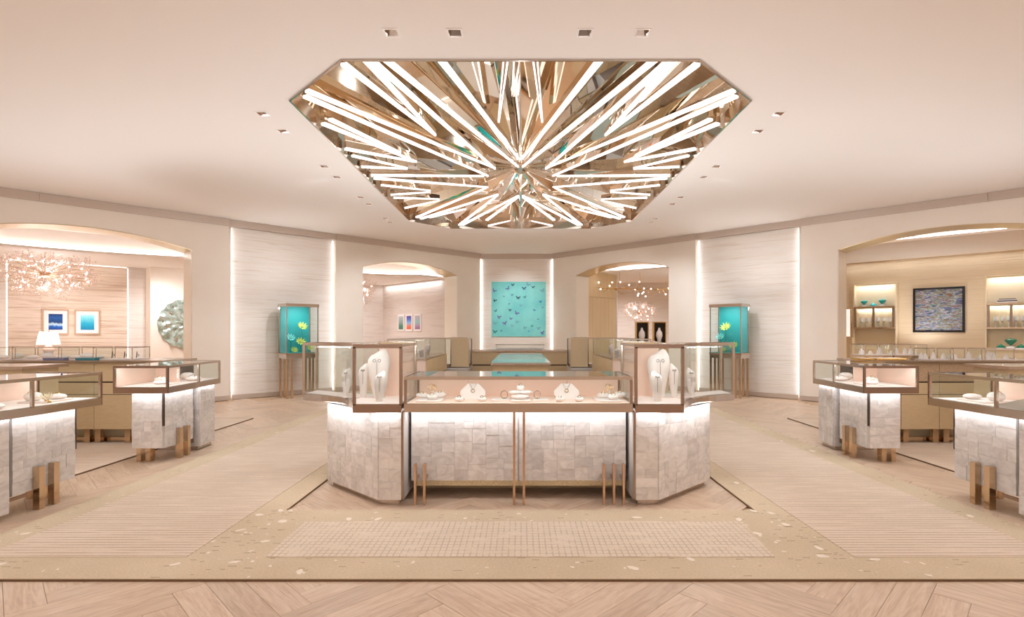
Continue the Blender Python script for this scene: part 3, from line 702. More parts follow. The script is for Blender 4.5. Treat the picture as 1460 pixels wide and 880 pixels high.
# --- corner towers with concave cases
def curve(p, q, inw, n=10):
    p, q = Vector(p), Vector(q); c = (p+q)/2 + Vector(inw)*2
    return [tuple(p*(1-t)**2 + c*2*t*(1-t) + q*t*t) for t in [i/n for i in range(n+1)]]
def tower(name, sx, fy, front, label):
    """fy maps local y (4.5 at the front) to world y; sx mirrors"""
    X = lambda x: CXI + sx*x
    P = lambda pts: [(X(p[0]), fy(p[1])) for p in pts]
    t = thing(name, (X(-1.4), fy(5.2), 0), label, 'display tower')
    body = P([(-0.985, 4.575), (-1.19, 4.575), (-1.845, 5.20), (-1.845, 6.0 if front else 5.4), (-0.985, 6.0 if front else 5.4)])
    obj('plinth', MB().prism(P([(-1.03, 4.605), (-1.185, 4.605), (-1.81, 5.20), (-1.81, 5.95 if front else 5.35), (-1.03, 5.95 if front else 5.35)]), 0, 0.05), M['frame'], t)
    obj('body', MB().prism(body, 0.05, 0.80), M['joint'], t)
    nf = (0, -1) if front else (0, 1)
    dg = (-sx*1, -0.0)
    if front:
        tiles(t, (X(-1.004), 4.575), (X(-1.195), 4.575), 0.05, 0.80, (0, -1), 0.22, 0.09)
        tiles(t, (X(-1.195), 4.572), (X(-1.852), 5.199), 0.05, 0.80, (-sx*0.69, -0.72), 0.22, 0.09)
        obj('corner_strip', MB().box(*sorted((X(-1.003), X(-0.985))), 4.562, 4.575, 0.05, 0.80), M['framedark'], t)
    cv = curve((-1.385, 4.5), (-2.13, 5.29), (0.10, 0.10))
    plan = [(-0.992, 4.5)] + cv + [(-2.13, 5.62), (-1.33, 5.10), (-0.992, 5.10)]
    obj('case_tray', MB().prism(P(plan), 0.812, 0.872), M['framedark'], t)
    obj('case_floor', MB().prism(P([(-1.002, 4.515)] + [(a+0.008, b+0.012) for a, b in cv] + [(-2.115, 5.60), (-1.33, 5.09), (-1.002, 5.09)]), 0.872, 0.880), M['pinkwhite'], t)
    zt0, zt1 = 1.352, 1.386
    obj('top_rail', MB().ribbon(P([(-0.985, 4.5), (-1.395, 4.5)]), zt0, zt1, 0.024), M['framedark'], t)
    obj('bottom_rail', MB().ribbon(P([(-0.985, 4.5), (-1.395, 4.5)]), 0.808, 0.878, 0.024), M['framedark'], t)
    obj('curved_top_rail', MB().ribbon(P(cv), zt0+0.006, zt1, 0.022), M['frame'], t)
    obj('curved_bottom_rail', MB().ribbon(P(cv), 0.816, 0.876, 0.022), M['frame'], t)
    obj('back_rail', MB().ribbon(P([(-2.13, 5.29), (-2.13, 5.62)]), zt0+0.01, zt1, 0.02), M['frame'], t)
    obj('back_rail', MB().ribbon(P([(-2.13, 5.62), (-1.33, 5.10)]), zt0+0.01, zt1, 0.02), M['frame'], t)
    obj('side_rail', MB().ribbon(P([(-0.992, 4.51), (-0.992, 5.1)]), zt0+0.01, zt1, 0.02), M['frame'], t)
    for x, y in ((-0.992, 4.5), (-1.385, 4.5), (-2.13, 5.29), (-2.13, 5.62)):
        post(t, X(x), fy(y), 0.872, zt0+0.01, 'framedark' if y == 4.5 else 'frame', 0.012)
    pane(t, P([(-1.003, 4.5), (-1.373, 4.5)]), 0.878, zt0)
    pane(t, P(cv), 0.876, zt0+0.006, name='curved_glass')
    pane(t, P([(-2.13, 5.30), (-2.13, 5.61)]), 0.88, zt0)
    pane(t, P([(-2.12, 5.61), (-1.34, 5.105)]), 0.88, zt0)
    pane(t, P([(-0.992, 4.51), (-0.992, 5.08)]), 0.88, zt0)
    obj('lining_panel', MB().box(*sorted((X(-1.33), X(-1.0))), *sorted((fy(5.085), fy(5.097))), 0.88, 1.375), M['pink'], t)
    obj('cabinet_back', MB().box(*sorted((X(-1.34), X(-0.985))), *sorted((fy(5.10), fy(5.125))), 0.82, 1.39), M['brown'], t)
    for a, b in ((-1.345, -1.330), (-0.995, -0.980)): obj('back_trim', MB().box(*sorted((X(a), X(b))), *sorted((fy(5.097), fy(5.13))), 0.82, 1.395), M['frame'], t)
    obj('back_trim', MB().box(*sorted((X(-1.33), X(-0.995))), *sorted((fy(5.10), fy(5.13))), 1.39, 1.40), M['frame'], t)
    obj('top_glass', MB().prism(P([(-1.0, 4.512)] + [(a+0.01, b+0.01) for a, b in cv] + [(-2.12, 5.61), (-1.33, 5.095), (-1.0, 5.095)]), 1.372, 1.380), M['glassthin'], t)
    if front:
        strip_lamp('tower_led', (X(-1.02), 4.53, 0.805), (X(-1.36), 4.53, 0.805), 0.02, 0.5, (0, 0.45, -1), COOL)
        strip_lamp('tower_led', (X(-1.40), 4.62, 0.805), (X(-1.93), 5.16, 0.805), 0.02, 1.1, (sx*0.3, 0.3, -1), COOL)
        strip_lamp('tower_case_led', (X(-1.02), 4.53, 1.345), (X(-1.36), 4.53, 1.345), 0.012, 1.0, (0, 0.6, -1), SOFT)
        strip_lamp('tower_case_led', (X(-1.45), 4.75, 1.345), (X(-2.0), 5.25, 1.345), 0.012, 0.8, (sx*0.4, 0.5, -1), SOFT)
    return t
tower('corner_tower', 1, lambda y: y, True, 'onyx corner counter with tall concave glass case, left of the central display case')
tower('corner_tower', -1, lambda y: y, True, 'onyx corner counter with tall concave glass case, right of the central display case')
tower('corner_tower', 1, lambda y: 15.5-y, False, 'tan backed corner tower at the rear of the central island, left one')
tower('corner_tower', -1, lambda y: 15.5-y, False, 'tan backed corner tower at the rear of the central island, right one')

# --- inner side and rear cabinets of the island
def cabinet_face(parent, p, q, z0, z1, n, m='brown', name='door', t=0.018, gap=0.003):
    """n panels side by side along plan line p-q, standing proud to its right"""
    p, q = Vector((*p, 0)), Vector((*q, 0)); d = (q-p)/n; u = d.normalized(); nn = Vector((u.y, -u.x, 0))
    for i in range(n):
        a = p + d*i + u*gap; obj(name, MB().obox(a + Vector((0, 0, z0+gap)), u*(d.length-2*gap), nn*t, (0, 0, z1-z0-2*gap)), M[m], parent)
for s, nm in ((-1, 'left'), (1, 'right')):
    X = lambda x: CXI + s*x
    t = thing('side_counter', (X(1.7), 8.9, 0), f'tan cabinet counter with glass case along the {nm} inside of the island', 'counter')
    x0, x1 = sorted((X(1.36), X(1.92)))
    obj('carcass', MB().box(x0, x1, 7.75, 9.86, 0.06, 1.09), M['dark'], t)
    obj('plinth', MB().box(x0+.03, x1-.03, 7.8, 9.84, 0, 0.06), M['goldleg'], t)
    a, b = ((X(1.36), 7.75), (X(1.36), 9.86)) if s < 0 else ((X(1.36), 9.86), (X(1.36), 7.75))
    cabinet_face(t, a, b, 0.80, 1.09, 4, name='drawer'); cabinet_face(t, a, b, 0.06, 0.79, 4)
    obj('end_panel', MB().box(x0, x1, 7.735, 7.75, 0.06, 0.80), M['brown'], t)
    obj('lit_end', MB().box(x0, x1, 7.735, 7.75, 0.805, 1.088), M['pinkwhite'], t)
    obj('counter_top', MB().box(x0-0.01, x1+0.01, 7.72, 9.86, 1.09, 1.11), M['frame'], t)
    for y in (7.74, 9.84):
        for x in (x0+0.01, x1-0.01): post(t, x, y, 1.11, 1.385, 'frame', 0.009)
        obj('rail', MB().box(x0, x1, y-0.01, y+0.01, 1.38, 1.395), M['frame'], t)
        pane(t, [(x0+0.02, y), (x1-0.02, y)], 1.11, 1.38, 'glassthin')
    for x in (x0+0.01, x1-0.01):
        pane(t, [(x, 7.75), (x, 9.83)], 1.11, 1.38, 'glassthin'); obj('rail', MB().box(x-0.008, x+0.008, 7.75, 9.83, 1.382, 1.395), M['frame'], t)
    obj('glass_lid', MB().box(x0+.01, x1-.01, 7.75, 9.83, 1.388, 1.394), M['glassthin'], t)
t = thing('rear_counter', (CXI, 10.9, 0), 'low tan cabinet counter closing the rear of the island below the turquoise painting', 'counter')
obj('carcass', MB().box(CXI-0.96, CXI+0.96, 10.82, 11.3, 0.06, 1.10), M['dark'], t)
obj('plinth', MB().box(CXI-0.96, CXI+0.96, 10.84, 11.28, 0, 0.06), M['goldleg'], t)
cabinet_face(t, (CXI-0.97, 10.82), (CXI+0.97, 10.82), 0.84, 1.10, 3, name='drawer'); cabinet_face(t, (CXI-0.97, 10.82), (CXI+0.97, 10.82), 0.06, 0.82, 3)
obj('counter_top', MB().box(CXI-0.965, CXI+0.965, 10.78, 11.32, 1.10, 1.135), M['frame'], t)
t = thing('glass_box', (CXI, 11.05, 1.135), 'flat glass box on the rear counter below the turquoise painting', 'display case')
obj('tray', MB().box(CXI-0.48, CXI+0.50, 10.86, 11.24, 1.135, 1.165), M['white'], t)
for y in (10.86, 11.24): pane(t, [(CXI-0.48, y), (CXI+0.50, y)], 1.165, 1.235, 'glassthin')
for x in (CXI-0.48, CXI+0.50): pane(t, [(x, 10.865), (x, 11.235)], 1.165, 1.235, 'glassthin')
obj('lid', MB().box(CXI-0.49, CXI+0.51, 10.85, 11.25, 1.235, 1.245), M['glasstop'], t)
obj('lid_edge', MB().box(CXI-0.49, CXI+0.51, 10.843, 10.85, 1.232, 1.247), M['frame'], t)
t = thing('work_table', (CXI, 8.6, 0), 'narrow tan table with pale green glass top inside the central island', 'table')
obj('table_body', MB().box(CXI-0.34, CXI+0.38, 6.95, 10.2, 0.10, 1.06), M['brown'], t)
obj('plinth', MB().box(CXI-0.30, CXI+0.34, 7.0, 10.15, 0, 0.10), M['dark'], t)
obj('table_edge', MB().box(CXI-0.37, CXI+0.41, 6.90, 10.25, 1.06, 1.085), M['frame'], t)
obj('glass_top', MB().box(CXI-0.365, CXI+0.405, 6.905, 10.245, 1.085, 1.10), M['tabletop'], t)

# --- side stations: near and far wings, tan rear cabinets, sales desks
def wing(sx, ox, yy, label, end_visible):
    """yy maps local y (5.95 at the end that looks on the gap, growing away from it)"""
    X = lambda x: ox + sx*x
    P = lambda pts: [(X(a), yy(b)) for a, b in pts]
    t = thing('wing_counter', (X(4.3), yy(6.5), 0), label, 'display counter')
    sy = 1 if yy(7) > yy(6) else -1
    case = [(4.53, 5.95), (3.94, 5.95), (3.975, 6.5), (4.04, 7.15), (4.63, 7.15)]
    # floating onyx panels, recessed grounded block
    obj('end_core', MB().prism(P([(4.43, 6.09), (4.075, 6.09), (4.105, 6.66), (4.43, 6.66)]), 0.165, 0.80), M['joint'], t)
    tiles(t, *P([(4.43, 6.088), (4.085, 6.088)]), 0.165, 0.80, (0, -sy), 0.22, 0.09)
    tiles(t, *P([(4.073, 6.09), (4.103, 6.66)]), 0.165, 0.80, (-sx, 0), 0.22, 0.09)
    obj('bronze_edge', MB().box(*sorted((X(4.062), X(4.078))), *sorted((yy(6.072), yy(6.09))), 0.42, 0.80), M['dark'], t)
    obj('gap_strip', MB().prism(P([(4.12, 6.665), (4.30, 6.665), (4.30, 6.72), (4.12, 6.72)]), 0.10, 0.80), M['framedark'], t)
    obj('grounded_core', MB().prism(P([(4.06, 6.735), (4.10, 7.12), (4.60, 7.12), (4.60, 6.735)]), 0.05, 0.80), M['joint'], t)
    tiles(t, *P([(4.058, 6.735), (4.098, 7.12)]), 0.05, 0.80, (-sx, 0), 0.22, 0.09)
    tiles(t, *P([(4.30, 6.732), (4.058, 6.732)]), 0.05, 0.80, (0, -sy), 0.22, 0.09)
    obj('plinth', MB().prism(P([(4.09, 6.76), (4.12, 7.10), (4.58, 7.10), (4.58, 6.76)]), 0, 0.05), M['frame'], t)
    # flat champagne legs
    for pair in (((4.0, 6.30), (4.0, 6.44)), ):
        for a, b in pair: obj('leg', MB().box(*sorted((X(a+0.02), X(a+0.075))), *sorted((yy(b), yy(b+0.055))), 0, 0.36), M['goldleg'], t)
    for a in (4.25, 4.36): obj('leg', MB().box(*sorted((X(a), X(a+0.05))), *sorted((yy(6.12), yy(6.20))), 0, 0.165), M['goldleg'], t)
    obj('brace', MB().bar((X(4.12), yy(6.5), 0.13), (X(4.45), yy(6.9), 0.03), 0.018), M['framedark'], t)
    # the case
    obj('case_tray', MB().prism(P(case), 0.81, 0.868), M['framedark'], t)
    obj('case_floor', MB().prism(P([(4.52, 5.965), (3.955, 5.965), (3.99, 6.5), (4.055, 7.14), (4.62, 7.14)]), 0.868, 0.876), M['pinkwhite'], t)
    for (p, q, m) in (((4.54, 5.95), (3.93, 5.95), 'framedark'), ((3.94, 5.95), (3.975, 6.5), 'frame'), ((3.975, 6.5), (4.04, 7.16), 'frame'), ((4.04, 7.15), (4.63, 7.15), 'frame')):
        obj('bottom_rail', MB().ribbon(P([p, q]), 0.806, 0.872, 0.022), M[m], t); obj('top_rail', MB().ribbon(P([p, q]), 1.088, 1.115, 0.022), M[m], t)
    for x, y in ((4.53, 5.95), (3.94, 5.95), (3.985, 6.6), (4.04, 7.15)): post(t, X(x), yy(y), 0.87, 1.09, 'framedark' if y < 6 else 'frame', 0.011)
    pane(t, P([(4.52, 5.95), (3.95, 5.95)]), 0.872, 1.09); pane(t, P([(3.94, 5.96), (3.985, 6.6)]), 0.872, 1.09); pane(t, P([(3.985, 6.61), (4.04, 7.14)]), 0.872, 1.09); pane(t, P([(4.05, 7.15), (4.62, 7.15)]), 0.872, 1.09)
    obj('lining_panel', MB().prism(P([(4.53, 5.96), (4.63, 7.15), (4.65, 7.15), (4.55, 5.96)]), 0.87, 1.10), M['pink'], t)
    obj('lining_panel', MB().prism(P([(4.53, 6.62), (4.24, 6.62), (4.24, 6.635), (4.53, 6.635)]), 0.876, 1.085), M['pink'], t)
    obj('top_glass', MB().prism(P([(4.52, 5.96), (3.95, 5.96), (3.985, 6.5), (4.05, 7.14), (4.62, 7.14)]), 1.104, 1.112), M['glasstop'], t)
    lx = [(4.40, 6.02), (4.08, 6.02), (4.04, 6.10), (4.07, 6.66), (4.075, 7.1)]
    strip_lamp('wing_led', (*P([(4.44, 6.0)])[0], 0.803), (*P([(4.02, 6.0)])[0], 0.803), 0.02, 0.5, (0, sy*0.4, -1), COOL)
    strip_lamp('wing_led', (*P([(4.0, 6.02)])[0], 0.803), (*P([(4.06, 7.1)])[0], 0.803), 0.02, 0.9, (sx*0.4, 0, -1), COOL)
    strip_lamp('wing_case_led', (*P([(4.50, 5.985)])[0], 1.085), (*P([(3.97, 5.985)])[0], 1.085), 0.012, 0.6, (0, sy*0.7, -1), SOFT)
    strip_lamp('wing_case_led', (*P([(3.985, 6.0)])[0], 1.085), (*P([(4.06, 7.1)])[0], 1.085), 0.012, 0.7, (sx*0.7, 0, -1), SOFT)
    return t
OXL, OXR = 0.0, -0.10
FAR = lambda y: y
NEAR = lambda y: 10.95 - y
wing(-1, OXL, FAR, 'onyx wing counter with low glass case, far one of the two on the left side', True)
wing(1, OXR, FAR, 'onyx wing counter with low glass case, far one of the two on the right side', True)
wing(-1, OXL, NEAR, 'onyx wing counter with low glass case, near one cut by the left picture edge', False)
wing(1, OXR, NEAR, 'onyx wing counter with low glass case, near one cut by the right picture edge', False)
for s, nm, ox, m1 in ((-1, 'left', OXL, 'brown'), (1, 'right', OXR, 'brownweave')):
    X = lambda x: ox + s*x
    t = thing('cabinet_counter', (X(6.5), 7.4, 0), f'long tan cabinet counter on gold legs behind the {nm} wing counters', 'counter')
    xs = sorted((X(4.75), X(8.2)))
    obj('carcass', MB().box(*xs, 7.12, 7.75, 0.20, 1.085), M['dark'], t)
    seams = [X(v) for v in (4.75, 5.17, 5.68, 6.28, 6.95, 7.6, 8.2)]
    for i in range(6):
        a, b = sorted((seams[i], seams[i+1])); g = 0.004
        obj('drawer', MB().box(a+g, b-g, 7.10, 7.12, 0.835, 1.08), M[m1] if i in (1, 2, 3) else M['brown'], t)
        obj('door', MB().box(a+g, b-g, 7.10, 7.12, 0.20, 0.655), M['brown'], t)
        obj('drawer', MB().box(a+g, b-g, 7.10, 7.12, 0.665, 0.815), M['brown'], t)
    obj('counter_top', MB().box(xs[0]-0.02, xs[1]+0.02, 7.06, 7.8, 1.085, 1.115), M['frame'], t)
    obj('plinth', MB().box(xs[0]+0.05, xs[1]-0.05, 7.30, 7.7, 0.0125, 0.20), M['cream'], t)
    obj('plinth_base', MB().box(xs[0]+0.02, xs[1]-0.02, 7.22, 7.30, 0.0125, 0.07), M['goldleg'], t)
    for v in (5.05, 5.22, 5.62, 5.76, 6.4, 6.55, 7.2, 7.35): obj('leg', MB().box(*sorted((X(v), X(v+0.075))), 7.13, 7.19, 0.0125, 0.20), M['goldleg'], t)
    t = thing('sales_desk', (X(6.2), 6.1, 0), f'tan desk with slim metal top at the {nm} picture edge before the cabinet counter', 'desk')
    xs = sorted((X(5.42), X(7.6)))
    obj('desk_top', MB().box(*xs, 5.80, 6.40, 1.08, 1.115), M['frame'], t)
    obj('desk_body', MB().box(*sorted((X(5.50), X(7.5))), 5.87, 6.32, 0.12, 1.08), M['brown'], t)
    obj('desk_edge', MB().box(*sorted((X(5.485), X(5.50))), 5.86, 6.33, 0.12, 1.08), M['brown'], t)
    for v in (5.56, 7.4):
        for y in (5.92, 6.2): obj('leg', MB().box(*sorted((X(v), X(v+0.07))), y, y+0.06, 0.0125, 0.12), M['goldleg'], t)
# ------------------------------------------------------------------ pictures and wall pieces
random.seed(5)
def at(px, Y): return (px - 742) * Y / FPX
def zat(py, Y): return EYE + (475 - py) * Y / FPX
def ufx(F, px, n):
    """wall coordinate u where the sight line through column px meets depth n of a diagonal wall"""
    if F is FL: Y = (18.22 + 2*S2*n) / (1 + (742 - px) / FPX)
    else: Y = (17.98 + 2*S2*n) / (1 + (px - 742) / FPX)
    return (16.93 + S2*n - Y) / S2, Y
def gradmat(name, stops, rough=0.5, scale=1.0, noise_amt=0.0):
    m, nt, b = newmat(name); tc = N(nt, 'ShaderNodeTexCoord'); sp = N(nt, 'ShaderNodeSeparateXYZ'); L(nt, tc, 'Generated', sp, 'Vector')
    r = ramp(nt, stops); src = (sp, 'Z')
    if noise_amt:
        nz = N(nt, 'ShaderNodeTexNoise', i_Scale=5.0, i_Detail=4.0); L(nt, tc, 'Generated', nz, 'Vector')
        ma = N(nt, 'ShaderNodeMath', operation='MULTIPLY_ADD'); ma.inputs[1].default_value = noise_amt; L(nt, nz, 'Fac', ma, 0); L(nt, sp, 'Z', ma, 2)
        su = N(nt, 'ShaderNodeMath', operation='SUBTRACT'); su.inputs[1].default_value = noise_amt/2; L(nt, ma, 'Value', su, 0); src = (su, 'Value')
    L(nt, src[0], src[1], r, 'Fac'); L(nt, r, 'Color', b, 'Base Color'); b.inputs['Roughness'].default_value = rough
    return m
# turquoise canvas with scattered little wings
M['canvas'] = noisy('turquoise_canvas', (118, 214, 214), (146, 232, 228), nscale=1.6, rough=0.6)
cols = [plain('wing_' + n, c, 0.6) for n, c in (('blue', (40, 120, 190)), ('navy', (40, 60, 130)), ('teal', (30, 130, 140)), ('black', (20, 40, 60)), ('violet', (110, 100, 170)), ('pale', (120, 180, 196)))]
X0p, X1p, Z0p, Z1p = at(701, 16.93), at(778, 16.93), zat(480, 16.93), zat(402, 16.93)
p = thing('painting', ((X0p+X1p)/2, 16.93, Z0p), 'square turquoise painting scattered with small blue butterflies on the far wall', 'painting')
obj('canvas', MB().box(X0p, X1p, 16.905, 16.94, Z0p, Z1p), M['canvas'], p)
spots = []
while len(spots) < 34:
    x, z = random.uniform(X0p+0.08, X1p-0.08), random.uniform(Z0p+0.08, Z1p-0.08)
    if all(math.dist((x, z), q) > 0.17 for q in spots): spots.append((x, z))
for x, z in spots:
    s = random.choice([0.035, 0.05, 0.06, 0.075, 0.085]); an = random.uniform(-0.7, 0.7); op = random.uniform(0.5, 1.0)
    P = [(0, -0.1), (0.35, -0.75), (0.6, -0.2), (0.2, 0.05), (0.95, 0.15), (0.9, 0.75), (0.1, 0.2), (0, 0.35), (-0.1, 0.2), (-0.9*op, 0.75), (-0.95*op, 0.15), (-0.2, 0.05), (-0.6*op, -0.2), (-0.35*op, -0.75)]
    pts = [(x + s*(a*math.cos(an) - b*math.sin(an)), z + s*(a*math.sin(an) + b*math.cos(an))) for a, b in P]
    k = len(pts); mb = MB().add([(a, 16.905, b) for a, b in pts] + [(a, 16.902, b) for a, b in pts], [tuple(range(k)), tuple(range(k, 2*k))] + [(i, (i+1) % k, (i+1) % k + k, i+k) for i in range(k)])
    obj('butterfly', mb, random.choice(cols), p)
def framed(F, px0, px1, py0, py1, n, label, frame_m, pic_m, bw=0.03, mat_w=0.07, name='framed_picture', group=None):
    u0, Ya = ufx(F, px0, n); u1, Yb = ufx(F, px1, n); u0, u1 = sorted((u0, u1)); Y = (Ya+Yb)/2; z0, z1 = zat(py1, Y), zat(py0, Y)
    t = thing(name, F.p((u0+u1)/2, n, z0), label, 'picture', group)
    for a, b, c, d in ((u0, u1, z0, z0+bw), (u0, u1, z1-bw, z1), (u0, u0+bw, z0+bw, z1-bw), (u1-bw, u1, z0+bw, z1-bw)):
        obj('frame', fbox(MB(), F, a, b, n-0.035, n, c, d), frame_m, t)
    if mat_w: obj('mount', fbox(MB(), F, u0+bw, u1-bw, n-0.02, n, z0+bw, z1-bw), M['white'], t)
    w_ = bw + mat_w
    obj('print', fbox(MB(), F, u0+w_, u1-w_, n-0.024, n-0.012, z0+w_, z1-w_), pic_m, t)
    return t
M['walnut'] = plain('pale_wood_frame', (196, 164, 136), 0.5)
M['deepblue'] = gradmat('deep_blue_print', [(0, (20, 60, 130)), (0.2, (30, 100, 190)), (0.34, (200, 230, 245)), (0.46, (16, 52, 110)), (0.75, (30, 90, 160)), (1, (24, 48, 100))], 0.4, 1, 0.25)
M['aqua'] = gradmat('aqua_print', [(0, (10, 130, 175)), (0.4, (30, 170, 205)), (0.8, (130, 220, 230)), (1, (200, 240, 245))], 0.4, 1, 0.3)
framed(FL, 60, 98, 441, 477, RB-0.12, 'deep blue abstract print in pale wood frame above the white table lamp', M['walnut'], M['deepblue'], 0.03, 0.085)
framed(FL, 106, 142.5, 442, 477, RB-0.12, 'aqua abstract print in pale wood frame, beside the deep blue print', M['walnut'], M['aqua'], 0.03, 0.085)
def collage():
    m, nt, b = newmat('abstract_collage'); tc = N(nt, 'ShaderNodeTexCoord'); mp = N(nt, 'ShaderNodeMapping', i_Scale=(1.6, 1.6, 6.0)); L(nt, tc, 'Object', mp, 'Vector')
    v = N(nt, 'ShaderNodeTexVoronoi', i_Scale=9.0); L(nt, mp, 'Vector', v, 'Vector')
    hs = N(nt, 'ShaderNodeHueSaturation'); hs.inputs['Saturation'].default_value = 0.7; hs.inputs['Value'].default_value = 0.5; L(nt, v, 'Color', hs, 'Color')
    n1 = N(nt, 'ShaderNodeTexNoise', i_Scale=3.0, i_Detail=5.0); L(nt, mp, 'Vector', n1, 'Vector')
    r = ramp(nt, [(0.34, (24, 20, 34)), (0.42, (60, 90, 140)), (0.47, (196, 196, 196)), (0.53, (60, 60, 50)), (0.58, (170, 160, 140)), (0.64, (40, 30, 40)), (0.7, (170, 80, 60))]); L(nt, n1, 'Fac', r, 'Fac')
    x = N(nt, 'ShaderNodeMix', data_type='RGBA'); x.inputs[0].default_value = 0.3; L(nt, r, 'Color', x, 6); L(nt, hs, 'Color', x, 7); L(nt, x, 2, b, 'Base Color'); b.inputs['Roughness'].default_value = 0.5
    return m
framed(FR, 1302, 1376, 410, 474, RB, 'large multicoloured abstract picture in thick black frame on the beige wall', M['black'], collage(), 0.05, 0.0, 'framed_painting')
# triptych on the side wall of the inner left room
trip = [('grey and green', [(0, (70, 120, 90)), (0.3, (90, 150, 130)), (0.5, (150, 170, 170)), (1, (190, 200, 206))]), ('violet blue and orange', [(0, (236, 90, 50)), (0.25, (240, 140, 110)), (0.45, (150, 190, 235)), (0.7, (90, 130, 215)), (1, (90, 50, 150))]), ('mauve and aqua', [(0, (150, 100, 140)), (0.3, (190, 160, 190)), (0.5, (150, 200, 200)), (1, (200, 180, 190))])]
for i, (a, b, y0, y1) in enumerate(((568.5, 577, 449, 472.5), (579.8, 588.5, 448.5, 472.5), (591.5, 601, 448, 472.5))):
    nn = []
    for px in (a, b): k = (742-px)/FPX; nn.append((16.294*k - 1.926) / (S2*(1-k)))
    n0, n1 = sorted(nn); Y = 16.294 + S2*(n0+n1)/2; z0, z1 = zat(y1, Y), zat(y0, Y)
    t = thing('framed_print', FL.p(0.9, (n0+n1)/2, z0), f'narrow white framed print of {trip[i][0]} bands, {("left","middle","right")[i]} of three', 'picture')
    obj('frame', fbox(MB(), FL, 0.9, 0.93, n0, n1, z0, z1), M['white'], t)
    obj('print', fbox(MB(), FL, 0.928, 0.934, n0+0.05, n1-0.05, z0+0.07, z1-0.05), gradmat('band_print', trip[i][1]), t)
# silvery glass disc
u, Y = ufx(FL, 266, RB-0.55); R = 35*Y/FPX; zc = zat(462, Y)
M['discglass'] = noisy('silvered_green_glass', (150, 180, 172), (222, 236, 228), nscale=12.0, rough=0.15, metal=0.6, lo=0.3, hi=0.7)
mb = MB(); nr, ns = 8, 60; vs = [FL.p(u, RB-0.62, zc)]; fs = []
for k in range(1, nr+1):
    for i in range(ns):
        t_ = 2*PI*i/ns; r = R*k/nr*(1 + (0.025*math.sin(t_*17) if k == nr else 0)); wv = 0.035*math.sin(t_*15 + k*0.9)*k/nr + 0.02*math.sin(t_*7 - k*1.7)
        vs.append(FL.p(u + r*math.cos(t_), RB-0.62 + wv + 0.02*k/nr, zc + r*math.sin(t_)))
for i in range(ns): fs.append((0, 1+i, 1+(i+1) % ns))
for k in range(nr-1):
    for i in range(ns): a = 1+k*ns+i; b = 1+k*ns+(i+1) % ns; fs.append((a, b, b+ns, a+ns))
mb.add(vs, fs); mb.sm = True
t = thing('glass_wall_disc', FL.p(u, RB-0.55, zc-R), 'round silvery green rippled glass disc on the white wall beyond the left arch', 'wall art')
obj('disc', mb, M['discglass'], t)
obj('back_plate', MB().bar(FL.p(u, RB-0.55, zc), FL.p(u, RB-0.58, zc), R*0.85, 40), M['chrome'], t)
obj('stud', MB().bar(FL.p(u, RB-0.58, zc), FL.p(u, RB-0.63, zc), 0.05, 10), M['chrome'], t)

